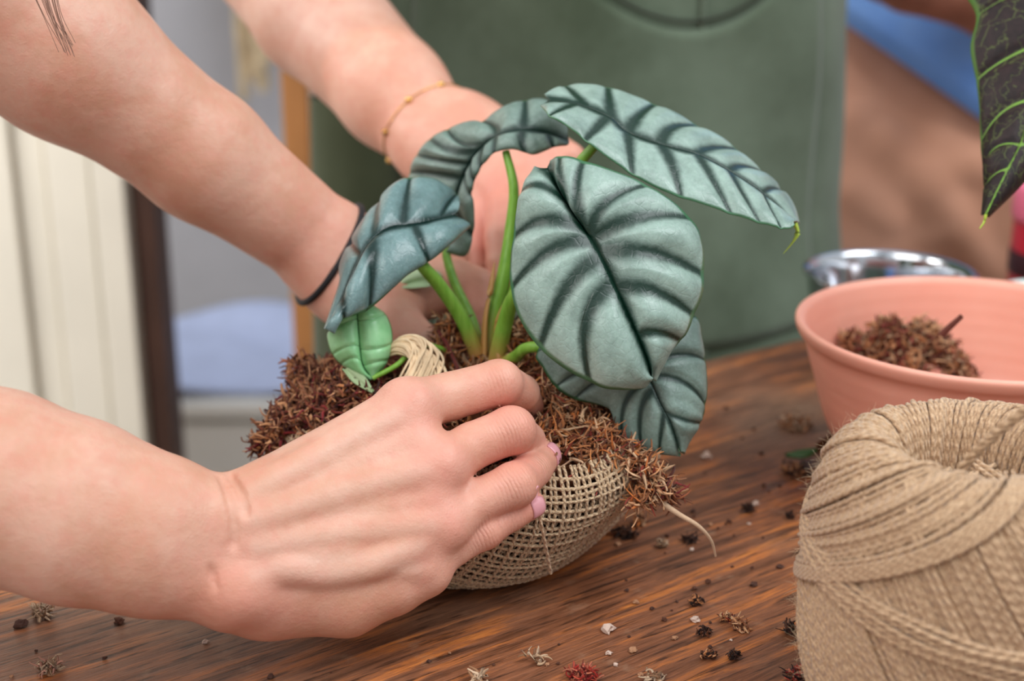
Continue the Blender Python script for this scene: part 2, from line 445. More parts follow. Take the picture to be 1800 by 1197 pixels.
# cream slatted shutter door standing on the left, its dark post beside it
door = empty('shutter_door', (-0.72, 1.55, FZ))
tag(door, 'cream painted vertical board door at the far left behind the arms', 'door')
DX0, DX1 = -1.05, -0.428
box('door_frame', DX0, DX1, 1.565, 1.585, FZ, 1.5, M_CREAM, door)
k = 0; x = DX0
while x < DX1-0.02:
    wdt = (0.062, 0.034, 0.05)[k % 3]
    x2 = min(x+wdt, DX1)
    d = (0.0, 0.010, 0.004)[k % 3]
    box('board', x+0.0015, x2-0.0015, 1.545+d, 1.5645, FZ+0.004, 1.496, M_CREAM, door, bev=0.003)
    x = x2; k += 1
adopt(door)
box_p = box('door_post', -0.425, -0.401, 1.56, 1.62, FZ, 1.6, M_BROWN, bev=0.004); tag(box_p, 'dark brown post beside the cream board door', 'post')
# pale storage chest with a bluish white cloth
M_WHITE = simple('chest_white', (244, 242, 236), 0.6, 0.04, 8)
M_CLOTHB = simple('cloth_blue_white', (196, 208, 242), 0.8, 0.08, 14, bump=0.3)
ch = empty('storage_chest', (-0.42, 2.0, FZ)); tag(ch, 'low white chest standing against the grey wall between the posts', 'chest')
for i in range(3): box('side_panel', -0.66, -0.12, 1.9, 2.24, FZ+0.01+0.095*i, FZ+0.100+0.095*i, M_WHITE, ch, bev=0.006)
box('lid', -0.67, -0.11, 1.89, 2.25, FZ+0.30, FZ+0.325, M_WHITE, ch, bev=0.008)
adopt(ch)
V = []; F = []; nx, ny = 36, 26
for j in range(ny+1):
    for i in range(nx+1):
        u, v = i/nx, j/ny
        V.append((-0.65+0.52*u, 1.90+0.34*v-0.012*math.sin(9*u), FZ+0.329+0.012+0.012*math.sin(9*u+4*v)*math.sin(7*v+1)+0.02*max(0, v-0.35)*(1-abs(2*u-1)**2)))
for j in range(ny):
    for i in range(nx): a = j*(nx+1)+i; F.append((a, a+1, a+nx+2, a+nx+1))
cl = mesh_py('folded_cloth', V, F, M_CLOTHB, None, True); md = cl.modifiers.new('s', 'SOLIDIFY'); md.thickness = 0.006; md.offset = 1
tag(cl, 'pale blue cloth lying on the white chest', 'cloth')
# upright wooden easel post in the middle distance with pale board beside it
M_OAK = simple('oak_post', (176, 118, 66), 0.55, 0.18, 16)
ps = empty('wooden_frame', (-0.20, 1.42, FZ)); tag(ps, 'orange-brown wooden upright frame behind the crossed forearms', 'frame')
box('post', -0.2265, -0.2005, 1.40, 1.43, FZ, 1.2, M_OAK, ps, bev=0.003)
box('post', 0.06, 0.086, 1.40, 1.43, FZ, 1.2, M_OAK, ps, bev=0.003)
box('rail', -0.2005, 0.06, 1.405, 1.425, -0.40, -0.35, M_OAK, ps, bev=0.003)
box('rail', -0.2005, 0.06, 1.405, 1.425, 0.75, 0.80, M_OAK, ps, bev=0.003)
box('white_panel', -0.2005, -0.06, 1.412, 1.418, -0.35, 0.75, M_WHITE, ps)
adopt(ps)
# dried pale hanging bundle on the wall
bz = Acc()
for i in range(46):
    a = rng.rand()*6.28; r = rng.rand()*0.03
    top = np.array((-0.43, 2.5, 0.33)); e = top+np.array((math.cos(a)*r*1.6+0.0, math.sin(a)*r*0.8, -0.20-0.22*rng.rand()))
    mid = (top+e)/2+np.array((math.cos(a), math.sin(a)*0.5, 0))*0.02
    bz.tube(catmull([top, mid, e], 4), np.linspace(0.003, 0.010, 9), 5)
hb = bz.build('dried_bunch', simple('dried_stems', (206, 184, 150), 0.9, 0.2, 40))
tag(hb, 'pale dried stems hanging on the grey back wall', 'dried flowers')
gl = Acc(); gl.tube(catmull([(-0.30, 2.5, 0.36), (-0.30, 2.5, 0.20), (-0.29, 2.5, 0.02)], 6), np.array([0.025]*4+[0.035]*4+[0.04]*5), 14)
gb = gl.build('hanging_bag', simple('bag_white', (214, 214, 232), 0.5, 0.1, 30)); tag(gb, 'white hanging bag on the back wall beside the dried stems', 'bag')

# ------------------------------------------------------------------ table
e0 = T(380, 828); e1 = T(1240, 631); ed = (e1-e0); ed[2] = 0; ed /= np.linalg.norm(ed); en = np.array((ed[1], -ed[0], 0))   # en points to the camera
TB = empty('work_table', tuple(T(900, 1100)-np.array((0, 0, 0.75))))
tag(TB, 'worn brown wooden work table scattered with moss and soil crumbs', 'table')
s0 = -0.19; s1 = 1.05; dep = 0.82
org = e0.copy(); org[2] = 0
def tb(s, t, z): return org+ed*s+en*t+np.array((0, 0, z))
import bmesh
bm = bmesh.new()
vs = [bm.verts.new(tb(s, t, z)) for z in (-0.03, 0.0) for (s, t) in ((s0, 0), (s1, 0), (s1, dep), (s0, dep))]
for f in ((3, 2, 1, 0), (4, 5, 6, 7), (0, 1, 5, 4), (1, 2, 6, 5), (2, 3, 7, 6), (3, 0, 4, 7)): bm.faces.new([vs[i] for i in f])
bmesh.ops.recalc_face_normals(bm, faces=bm.faces[:])
bmesh.ops.bevel(bm, geom=bm.edges[:], offset=0.004, segments=3, affect='EDGES')
me = bpy.data.meshes.new('tabletop'); bm.to_mesh(me); bm.free(); top = link('tabletop', me, M_WOOD, TB)
for (s, t) in ((s0+0.05, 0.06), (s1-0.05, 0.06), (s1-0.05, dep-0.06), (s0+0.05, dep-0.06)):
    bm = bmesh.new(); c = tb(s, t, 0)
    vs = []
    for z, h in ((FZ, 0.018), (-0.03, 0.028)):
        for (a, b) in ((-1, -1), (1, -1), (1, 1), (-1, 1)):
            q = c+ed*a*h+en*b*h; vs.append(bm.verts.new((q[0], q[1], z)))
    for f in ((3, 2, 1, 0), (4, 5, 6, 7), (0, 1, 5, 4), (1, 2, 6, 5), (2, 3, 7, 6), (3, 0, 4, 7)): bm.faces.new([vs[i] for i in f])
    bmesh.ops.recalc_face_normals(bm, faces=bm.faces[:]); me = bpy.data.meshes.new('leg'); bm.to_mesh(me); bm.free(); link('leg', me, M_WOOD, TB)
adopt(TB)
# ------------------------------------------------------------------ people
def skin_mesh(parts, name, mat, parent, blush=(), creases=(), pale=()):
    Vs = []; Fs = []; n = 0
    for V, F in parts: Vs.append(V); Fs.append(F+n); n += len(V)
    V = np.vstack(Vs); F = np.vstack(Fs)
    bl = np.zeros(len(V)); cr = np.zeros(len(V)); al = np.zeros(len(V)); pa = np.zeros(len(V))
    for (c, r, s) in blush: bl += s*np.exp(-((V-c)**2).sum(1)/(r*r))
    for (a, b, c, r, s) in creases:                       # creases across the bone a-b near point c
        w = s*np.exp(-((V-c)**2).sum(1)/(r*r)); m = w > cr; d = (b-a)/np.linalg.norm(b-a)
        al[m] = ((V-c)@d)[m]; cr = np.maximum(cr, w)
    for (pts, r, s) in pale:
        q = catmull(pts, 10); dd = np.full(len(V), 1.0)
        for qq in q: dd = np.minimum(dd, ((V-qq)**2).sum(1))
        pa = np.maximum(pa, s*np.exp(-dd/(r*r)))
    return mesh_np(name, V, F, mat, parent, True, dict(blush=np.clip(bl, 0, 0.85), crease=np.clip(cr, 0, 1), along=al, pale=np.clip(pa, 0, 1)))

# --- person at the left: right hand (arm C) in front of the plant, left hand (arm A) behind it
PA = empty('person', (-0.56, 0.47, FZ))
tag(PA, 'bare-armed person at the left, black hair tie on wrist, hands round the plant', 'person')
C = Body()
wr_t, wr_m, wr_b = P(400, 918, .512), P(405, 970, .515), P(412, 1030, .512)
# forearm: two bones side by side
sh_r = P(-900, 40, .50)
EL = P(-560, 700, .50)
for (qa, qb, ra, rb) in ((P(-3, 842, .502), P(136, 884, .504), .0315, .0288), (P(-3, 872, .503), P(136, 919, .505), .0312, .0282),
                         (P(136, 884, .504), P(262, 918, .507), .0288, .0248), (P(136, 919, .505), P(262, 960, .508), .0282, .0244),
                         (P(262, 918, .507), P(398, 917, .512), .0248, .0162), (P(262, 960, .508), P(404, 1022, .512), .0244, .0164)):
    C.add(qa, qb, ra, rb, k=0.006)
C.add(EL, P(-3, 842, .502), .041, .0280, k=.008); C.add(EL, P(-3, 872, .503), .041, .0275, k=.008)
C.add(wr_t, wr_b, .0145, .0145, k=.006)
# metacarpals / palm
mcI, mcM, mcR, mcP = P(712, 716, .540), P(762, 826, .533), P(768, 921, .530), P(738, 994, .531)
cmI, cmM, cmR, cmP = P(470, 880, .517), P(470, 935, .516), P(470, 990, .515), P(470, 1040, .517)
for a, b, ra, rb in ((cmI, mcI, .0135, .0098), (cmM, mcM, .0150, .0104), (cmR, mcR, .0148, .0098), (cmP, mcP, .0135, .0088)):
    C.add(a, b, ra, rb, k=.006)
C.add(wr_t, cmI, .0140, .0135, k=.006); C.add(wr_b, cmP, .0140, .0135, k=.006); C.add(wr_m, cmM, .0155, .0150, k=.005)
C.add(P(455, 1052, .522), P(610, 1056, .525), .0138, .0124, k=.006); C.add(P(610, 1056, .525), P(742, 1004, .532), .0124, .0092, k=.005)
C.add(P(520, 832, .530), P(650, 762, .545), .0105, .0100, k=.006)
C.add(mcI, mcM, .0085, .0090, k=.005); C.add(mcM, mcR, .0090, .0086, k=.005); C.add(mcR, mcP, .0082, .0076, k=.005)
C.add(P(480, 1044, .519), P(690, 1022, .526), .0150, .0118, k=.006)
# thumb, folded round the far side
thC = P(470, 880, .530)
C.chain([thC, P(530, 855, .562), P(585, 808, .588), P(640, 772, .606)], [.0145, .0120, .0105, .0085], root_k=.010, reach=.03)
# fingers
fI = [mcI, P(790, 697, .549), P(876, 673, .556), P(916, 690, .574), P(930, 714, .590)]
fM = [mcM, P(830, 784, .541), P(898, 756, .547), P(924, 776, .567), P(926, 805, .580)]
fR = [mcR, P(840, 881, .535), P(903, 852, .540), P(938, 824, .556), P(957, 803, .568)]
fP = [mcP, P(800, 962, .534), P(850, 934, .538), P(900, 905, .544), P(935, 887, .549)]
C.chain(fI, [.0100, .0094, .0090, .0075, .0062], root_k=.006, reach=.015)
C.chain(fM, [.0102, .0091, .0090, .0080, .0066], root_k=.006, reach=.015)
C.chain(fR, [.0096, .0084, .0083, .0074, .0064], root_k=.006, reach=.015)
C.chain(fP, [.0084, .0068, .0064, .0060, .0054], root_k=.005, reach=.013)
# knuckle domes
for c, r, k in ((P(720, 716, .536), .0090, .007), (P(772, 817, .529), .0096, .007), (P(780, 921, .527), .0088, .007), (P(750, 1005, .528), .0074, .006),
                (fI[2]-FWD*.0012, .0080, .003), (fM[2]-FWD*.0014, .0084, .003), (fR[2]-FWD*.0012, .0080, .003), (fP[2]-FWD*.0008, .0062, .003)):
    C.add(c, c+np.array((.001, 0, 0)), r, r, k=k)
for a, b, r in ((cmI*.5+cmM*.5, mcI*.5+mcM*.5, .0108), (cmM*.5+cmR*.5, mcM*.5+mcR*.5, .0106), (cmR*.5+cmP*.5, mcR*.5+mcP*.5, .0098)):
    C.add(a-FWD*.0018, a+(b-a)*.92-FWD*.0016, .0142, r+.0002, k=.007)
# tendons and veins laid on the skin
def ridge(B, pix, r, proud, a0, a1, k=0.006):
    pts = [B.surf(x, y, a0, a1) for x, y in pix]
    pts = [q+FWD*(r-proud) for q in pts]
    pts = catmull(pts, 4)
    new = [(pts[i], pts[i+1]) for i in range(len(pts)-1)]
    for a, b in new: B.add(a, b, r, r, k=k)
rid = [([(700, 728), (620, 770), (540, 815), (460, 858)], .0030, -.0011), ([(748, 826), (660, 850), (560, 880), (450, 915)], .0032, -.0010),
       ([(758, 925), (670, 935), (570, 945), (450, 965)], .0030, -.0010), ([(735, 1000), (650, 985), (560, 985), (450, 1010)], .0028, -.0010),
       ([(740, 960), (690, 975), (640, 1000), (560, 1010), (490, 1000)], .0020, -.0010),
      ]
for pix, r, pr in rid: ridge(C, pix, r, pr, .44, .58)
for pix in ([(388, 838), (405, 880), (412, 925), (410, 960)], [(402, 832), (424, 870), (432, 905)], [(372, 1000), (384, 1040), (400, 1075)]):
    pts = catmull([C.surf(x, y, .44, .60) for x, y in pix], 4)
    for i in range(len(pts)-1): C.add(pts[i], pts[i+1], .0008, .0008, k=.0022, sub=True)
# ulna head and thumb-side tendon
q = C.surf(420, 1045, .44, .58)+FWD*.0075; C.add(q, q+np.array((.001, 0, 0)), .0088, .0088, k=.008)
Cbox = (P(-560, 700, .50)*0, 0)
partC = C.mesh(0.0010, (-0.215, 0.40, 0.0), (0.045, 0.60, 0.135))
EC = Body(); EC.ops = C.ops[6:8]; 
SHC = np.array((-0.46, 0.33, 0.42)); EC.add(EL, SHC, .040, .050, k=.02)
partC2 = EC.mesh(0.004, (-0.56, 0.24, 0.0), (-0.205, 0.56, 0.52))

A = Body()
wA = P(583, 447, .684); fA0 = P(110, 92, .625)
d = (wA-fA0)/np.linalg.norm(wA-fA0); upn = np.cross(d, FWD); upn /= np.linalg.norm(upn)      # across the arm in view
ELA = fA0-d*.07
for off, r0, r1, r2 in ((.005, .0305, .0285, .0180), (-.003, .0305, .0285, .0180)):
    m = fA0+(wA-fA0)*.5
    A.add(fA0+upn*off, m+upn*off, r0, r1-.004, k=.01); A.add(m+upn*off, wA+upn*off*.9, r1-.004, r2, k=.01)
A.add(ELA, fA0, .040, .036, k=.015)
# left hand, palm towards the ball
amI, amM, amR, amP = P(752, 492, .686), P(742, 462, .700), P(728, 440, .715), P(712, 425, .728)
for m, c0, r1 in ((amI, P(632, 494, .682), .0115), (amM, P(630, 478, .690), .0115), (amR, P(628, 462, .698), .0110), (amP, P(626, 452, .706), .0100)):
    A.add(c0, m, .0150, r1, k=.012); A.add(wA, c0, .0185, .0150, k=.012)
A.add(P(612, 512, .676), P(676, 552, .664), .0170, .0140, k=.014)
A.chain([P(640, 530, .670), P(690, 566, .656), P(736, 606, .650), P(772, 648, .650)], [.0150, .0125, .0105, .0082], root_k=.012, reach=.03)
A.chain([amI, P(800, 492, .684), P(838, 505, .682), P(848, 552, .676), P(848, 590, .672)], [.0112, .0105, .0098, .0086, .0072], root_k=.008, reach=.02)
A.chain([amM, P(800, 452, .712), P(846, 462, .716), P(872, 505, .708), P(880, 545, .700)], [.0112, .0100, .0096, .0084, .0070], root_k=.008, reach=.02)
A.chain([amR, P(790, 432, .732), P(836, 440, .742), P(866, 480, .736), P(876, 520, .726)], [.0108, .0098, .0092, .0080, .0066], root_k=.008, reach=.02)
A.chain([amP, P(768, 420, .748), P(806, 428, .756), P(836, 462, .750), P(846, 498, .744)], [.0096, .0086, .0080, .0070, .0056], root_k=.007, reach=.02)
A.add(P(700, 540, .668), P(760, 520, .680), .010, .0105, k=.010)
lo = np.array((-0.245, 0.53, 0.02)); hi = np.array((0.02, 0.76, 0.285))
partA = A.mesh(0.0016, lo, hi)
SHA = np.array((-0.47, 0.60, 0.44)); EA = Body(); EA.ops = [o for o in A.ops[:5]]; EA.add(ELA, SHA, .040, .050, k=.02)
partA2 = EA.mesh(0.004, (-0.57, 0.45, 0.05), (-0.235, 0.76, 0.56))
kn = [(P(722, 706, .530), .013, .45), (P(778, 812, .522), .015, .5), (P(786, 918, .518), .013, .4), (P(752, 1006, .52), .011, .3),
      (fI[2], .014, .45), (fM[2], .014, .7), (fR[2], .013, .6), (fP[2], .011, .5), (fR[4], .012, .6), (fP[4], .010, .6), (fI[4], .016, .8),
      (P(430, 1050, .50), .022, .45), (fA0+(wA-fA0)*.95, .03, .5), (P(690, 560, .65), .03, .3), (P(848, 520, .67), .02, .5)]
cre = [(fI[1], fI[2], fI[2]-FWD*.008, .0055, .5), (fM[1], fM[2], fM[2]-FWD*.008, .0062, .9), (fR[1], fR[2], fR[2]-FWD*.008, .0060, .9),
       (fP[1], fP[2], fP[2]-FWD*.006, .0050, .8), (fR[3], fR[4], fR[3]-FWD*.006, .005, .7), (fP[3], fP[4], fP[3]-FWD*.005, .005, .8)]
pal = [([C.surf(x, y, .44, .58) for x, y in r[0]], .0026, .35) for r in rid[:5]]
skin_mesh([partC, partC2, partA, partA2], 'body', M_SKIN_A, PA, kn, cre, pal)
# fingernails
def nail(B, tip, axis, out, ln, wd, parent):
    axis = axis/np.linalg.norm(axis); out = out-axis*(out@axis); out /= np.linalg.norm(out); side = np.cross(axis, out)
    n = 9; V = []
    for j in range(n):
        for i in range(n):
            u = (i/(n-1)*2-1); v = (j/(n-1)*2-1)
            w = 1-0.22*max(0, v)**2-0.10*max(0, -v)**3
            ang = u*w*.78
            q0 = tip+axis*(v*ln/2); dirn = out*math.cos(ang)+side*math.sin(ang)
            lo_, hi_ = 0.0, 0.016
            for _ in range(18):
                mid = (lo_+hi_)/2
                if B.eval(q0+dirn*mid) < 0: lo_ = mid
                else: hi_ = mid
            V.append(q0+dirn*(hi_+0.0002*(1-abs(u)**4)*(1-abs(v)**4)+0.00015))
    F = [(j*n+i, j*n+i+1, (j+1)*n+i+1, (j+1)*n+i) for j in range(n-1) for i in range(n-1)]
    o = mesh_py('fingernail', V, F, M_NAIL, parent, True); s = o.modifiers.new('s', 'SOLIDIFY'); s.thickness = 0.0004; s.offset = 0
    return o
nail(C, fR[4]-(fR[4]-fR[3])*.05, fR[4]-fR[3], RGT*.85-DWN*.35-FWD*.6, .0070, .0085, PA)
nail(C, fP[4]-(fP[4]-fP[3])*.02, fP[4]-fP[3], RGT*.5+DWN*.10-FWD*.9, .0066, .0075, PA)
# hair tie round the left wrist
def ring_on(B, c, ax, rmax, gap, n=56, tilt=None):
    ax = ax/np.linalg.norm(ax); u = np.cross(ax, (0, 0, 1)); u /= np.linalg.norm(u); v = np.cross(ax, u); out = []
    for i in range(n+1):
        a = 2*math.pi*i/n; dirn = u*math.cos(a)+v*math.sin(a); lo_, hi_ = 0.004, rmax
        for _ in range(16):
            mid = (lo_+hi_)/2
            if B.eval(c+dirn*mid) < 0: lo_ = mid
            else: hi_ = mid
        out.append(c+dirn*(hi_+gap))
    return np.array(out)
tie = Acc(); hc = P(577, 447, .684); tp = ring_on(A, hc, d+RGT*.12, .04, .0007); 
tie.tube(tp, .0016, 8); tie.build('hair_tie', simple('elastic_black', (22, 20, 24), 0.7), PA)
# short-sleeved shirt (outside the frame, where the arms come from)
S = Body(); S.add((-0.56, .36, .40), (-0.56, .58, .40), .085, .085, k=.05); S.add((-0.58, .40, .1), (-0.58, .54, .1), .12, .12, k=.1)
S.add((-0.60, .40, -.25), (-0.60, .54, -.25), .125, .125, k=.1); S.add((-0.58, .40, .1), (-0.57, .42, .4), .12, .10, k=.1); S.add((-0.58, .54, .1), (-0.57, .52, .4), .12, .10, k=.1)
S.add((-0.54, .37, .44), SHC+(EL-SHC)*.35, .065, .058, k=.04); S.add((-0.54, .58, .44), SHA+(ELA-SHA)*.35, .065, .058, k=.04)
V, F = S.mesh(0.009, (-0.80, .15, -.45), (-.33, .80, .58)); mesh_np('shirt', V, F, simple('shirt_white', (214, 210, 206), 0.85, 0.05, 20), PA)
for yy in (.40, .55):
    tr = Acc(); tr.tube([(-.60, yy, -.28), (-.60, yy, -.5), (-.60, yy, FZ+.02)], [.085, .07, .055], 20); tr.build('trouser_leg', simple('trousers_dark', (52, 54, 62), 0.85), PA)
# loose lock of hair hanging in front of the left arm
hr = Acc(); h0 = P(60, -160, .555)
for i in range(18):
    j = rng.randn(3)*.0016
    pts = [np.array((-.40, .52, .72))+j*4, np.array((-.22, .52, .50))+j*4, P(45, -190, .555)+j*3, P(70, -60, .555)+j*2, P(92, 20, .555)+j*1.2, P(118+rng.randn()*5, 70+rng.rand()*25, .555)+j]
    hr.tube(catmull(pts, 5), np.linspace(.00035, .00012, 26), 3)
hr.build('hair_lock', simple('hair_brown', (136, 98, 80), 0.5, 0.2, 200), PA)
adopt(PA)

# --- person behind the table in the green apron
PB = empty('person', (0.055, 1.08, FZ))
tag(PB, 'person in a green apron behind the table, gold bracelet on the arm', 'person')
B = Body(); wB = P(782, 256, .775)
ELB = P(395, -185, .92); mB = P(558, 22, .845)
B.add(ELB, mB, .044, .0375, k=.015); B.add(mB, P(692, 165, .80), .0375, .0300, k=.01); B.add(P(692, 165, .80), wB, .0300, .0235, k=.01)
B.add(P(752, 252, .775), P(812, 222, .775), .0185, .0175, k=.012)
bmI, bmM, bmR, bmP = P(958, 292, .742), P(925, 318, .732), P(892, 338, .732), P(856, 352, .742)
for m, c0 in ((bmI, P(822, 236, .772)), (bmM, P(812, 250, .768)), (bmR, P(798, 262, .768)), (bmP, P(782, 274, .772))):
    B.add(c0, m, .0175, .0125, k=.014)
B.add(bmI, bmM, .010, .010, k=.008); B.add(bmM, bmR, .010, .010, k=.008); B.add(bmR, bmP, .010, .010, k=.008)
B.chain([bmI, P(972, 340, .720), P(975, 385, .702), P(975, 430, .694), P(970, 462, .690)], [.0125, .0108, .0100, .0086, .0072], root_k=.008, reach=.022)
B.chain([bmM, P(930, 365, .708), P(930, 405, .692), P(930, 455, .686), P(928, 492, .684)], [.0125, .0108, .0100, .0086, .0072], root_k=.008, reach=.022)
B.chain([bmR, P(890, 380, .712), P(886, 420, .700), P(884, 462, .694), P(886, 496, .690)], [.0120, .0105, .0098, .0084, .0070], root_k=.008, reach=.022)
B.chain([bmP, P(850, 385, .728), P(842, 418, .720), P(838, 448, .712), P(840, 474, .706)], [.0110, .0096, .0088, .0076, .0062], root_k=.008, reach=.022)
B.chain([P(850, 238, .776), P(915, 262, .762), P(968, 268, .748), P(1000, 280, .735)], [.016, .0135, .0115, .009], root_k=.012, reach=.03)
partB = B.mesh(0.0018, (-0.235, 0.60, 0.05), (0.06, 0.93, 0.30))
SHB = np.array((-0.15, 1.08, .52)); EB = Body(); EB.ops = B.ops[:2]; EB.add(ELB, SHB, .044, .052, k=.02)
partB2 = EB.mesh(0.004, (-0.28, .80, .12), (-.05, 1.16, .60))
skin_mesh([partB, partB2], 'body', M_SKIN_B, PB,
          [(P(870, 340, .72), .018, .6), (P(955, 280, .73), .018, .6), (P(845, 420, .71), .018, .6), (P(880, 400, .70), .025, .4), (P(800, 260, .76), .03, .3)])
br = Acc(); bc = P(752, 222, .785); axB = (wB-P(692, 165, .80)); rp_ = ring_on(B, bc, axB/np.linalg.norm(axB), .06, .0004)
br.tube(rp_, .00045, 5)
M_GOLD = simple('gold', (226, 178, 108), 0.25, 0.05, metal=1.0)
brc = br.build('bracelet', M_GOLD, PB)
beads = [rp_[i] for i in range(len(rp_)) if i % 7 == 0]
import bmesh
for q in beads:
    bm = bmesh.new(); bmesh.ops.create_icosphere(bm, subdivisions=2, radius=.0021, matrix=Matrix.Translation(Vector(q)))
    me = bpy.data.meshes.new('bead'); bm.to_mesh(me); bm.free(); o = link('bead', me, M_GOLD, brc)
    for p in me.polygons: p.use_smooth = True
# torso shirt, trousers and apron
def shell(name, fx, th0, th1, z0, z1, nt_, nz_, mat, parent, thick=.003, off=1):
    V = []; F = []
    for j in range(nz_+1):
        for i in range(nt_+1):
            V.append(fx(th0+(th1-th0)*i/nt_, z0+(z1-z0)*j/nz_))
    for j in range(nz_):
        for i in range(nt_): a = j*(nt_+1)+i; F.append((a, a+1, a+nt_+2, a+nt_+1))
    o = mesh_py(name, V, F, mat, parent, True); s = o.modifiers.new('s', 'SOLIDIFY'); s.thickness = thick; s.offset = off
    return o
def torso(th, z, g=0.0):
    hw = .176+g-.03*(z-.1); hd = .115+g
    return (.058+hw*math.sin(th), 1.06-hd*math.cos(th), z)
M_SHIRT = simple('shirt_dark', (40, 44, 38), 0.9, 0.1, 20)
shell('shirt', lambda t, z: torso(t, z), -math.pi, math.pi, -.12, .60, 60, 30, M_SHIRT, PB)
sl = Acc(); sl.tube(catmull([SHB+np.array((.03, .01, .02)), SHB+(ELB-SHB)*.2, SHB+(ELB-SHB)*.42], 6), .058, 24); sl.build('sleeve', M_SHIRT, PB)
def fabric(name, c1, c2):
    n = N(name); o = n.obj(); v = n.noise(o, 9, 5, 0.6); f = n.noise(o, 500, 2); d_ = n.noise(o, 30, 4, 0.7)
    c = n.ramp(v, [(0.32, s2l(c1)), (0.68, s2l(c2))])
    return n.set(color=c, rough=0.92, normal=n.bump(d_, 0.25, 0.004, n.bump(f, 0.2, 0.0008)), spec=0.15, sheen=0.2)
M_APRON = fabric('apron_green', (74, 86, 68), (102, 116, 98))
M_APRON2 = fabric('trouser_and_shade_olive', (58, 64, 44), (76, 82, 60))  # trouser colour, also used for the shade painted on the apron's left
def apron(th, z):
    x, y, z_ = torso(th, z, .012)
    r = .010*math.sin(th*3+z*6+.6)+.006*math.sin(th*6+z*13)+.004*math.sin(z*30+th*3)
    fl = max(0, .05-z)*.10
    return (x+(r*.35+fl)*math.sin(th), y-(r+fl*.5)*math.cos(th), z)
ap = shell('apron', apron, -1.25, 1.45, -.62, .50, 90, 90, M_APRON, PB, .0025)
pk = shell('pocket', lambda t, z: tuple(np.array(apron(t, z+0.055*((t-.32)/.52)**2*max(0, z)/.19))+np.array((0, -.004, 0))), -.75, .95, -.02, .190, 40, 30, M_APRON, ap, .0025)
M_SEAM = simple('seam_thread', (52, 58, 46), 0.9)
sa = Acc(); sa.tube(np.array([apron(t, .196+0.055*((t-.32)/.52)**2) for t in np.linspace(-.40, 1.04, 50)])+np.array((0, -.007, 0)), .0013, 6); sa.build('seam', M_SEAM, ap)
sa = Acc(); sa.tube(np.array([apron(.36, z) for z in np.linspace(-.5, .5, 60)])+np.array((0, -.005, 0)), .0016, 6); sa.build('seam', M_APRON, ap)
for sx in (-.03, .145):
    tr = Acc(); tr.tube([(sx, 1.07, -.08), (sx, 1.07, -.45), (sx, 1.07, FZ+.02)], [.098, .085, .07], 28); tr.build('trouser_leg', M_APRON2, PB)
tr = Acc(); tr.tube([(-.110, .99, .14), (-.105, .985, -.05), (-.10, .99, -.4)], [.03, .04, .05], 24); tr.build('apron_shade', M_APRON2, PB)  # dark tube added for the arm's shade on the apron's left side
adopt(PB)

# --- person behind at the right, hips and forearm only in view
PC = empty('person', (0.44, 1.45, FZ))
tag(PC, 'blurred person at the right in tan trousers and a bright blue top', 'person')
Tn = Body(); cx, cy = .405, 1.42
Tn.add((cx-.09, cy, .16), (cx+.10, cy, .16), .095, .095, k=.06); Tn.add((cx-.085, cy-.02, .02), (cx+.115, cy-.01, .02), .105, .105, k=.08)
Tn.add((cx-.09, cy-.03, 0), (cx-.10, cy, FZ+.06), .100, .065, k=.04); Tn.add((cx+.12, cy-.03, 0), (cx+.13, cy, FZ+.06), .100, .065, k=.04)
for (x0, y0, x1, y1, r) in ((1500, 215, 1620, 300, .012), (1620, 300, 1760, 275, .012), (1560, 250, 1640, 400, .010), (1640, 330, 1740, 460, .013), (1500, 330, 1560, 380, .010), (1660, 250, 1770, 320, .012)):
    a = Tn.surf(x0, y0, 1.1, 1.6)+FWD*r*.45; b = Tn.surf(x1, y1, 1.1, 1.6)+FWD*r*.45; Tn.add(a, b, r, r*.8, k=.018)
V, F = Tn.mesh(.006, (.16, 1.22, FZ+.01), (.66, 1.62, .30)); mesh_np('trousers', V, F, fabric('trouser_tan', (206, 150, 122), (220, 166, 140)), PC)
def topf(th, u):
    zz = .12-.085*math.sin(th) if th > -1.2 else .19
    zb = .105-.135*(math.sin(th)+.15)
    z = zb+(.62-zb)*u
    return (cx+.005+(.20)*math.sin(th), cy-.125*math.cos(th)-.012, z)
shell('blue_top', topf, -math.pi, math.pi, 0, 1, 64, 24, fabric('cloth_blue', (112, 160, 236), (140, 184, 246)), PC, .004)
fo = Body(); fo.add(P(1790, -5, 1.17), P(1600, -40, 1.17), .036, .028, k=.01); fo.add(P(1600, -40, 1.17), P(1540, -70, 1.18), .026, .024, k=.01)
fo.add(P(1790, -5, 1.17), (.66, 1.36, .52), .040, .050, k=.02)
for i in range(4):
    fo.chain([P(1545, -70+16*i, 1.17), P(1500, -84+15*i, 1.18), P(1470, -74+15*i, 1.19)], [.011, .009, .007], root_k=.01, reach=.02)
V, F = fo.mesh(.003, (.24, 1.02, .10), (.74, 1.44, .60)); skin_mesh([(V, F)], 'body', M_SKIN_C, PC)
adopt(PC)
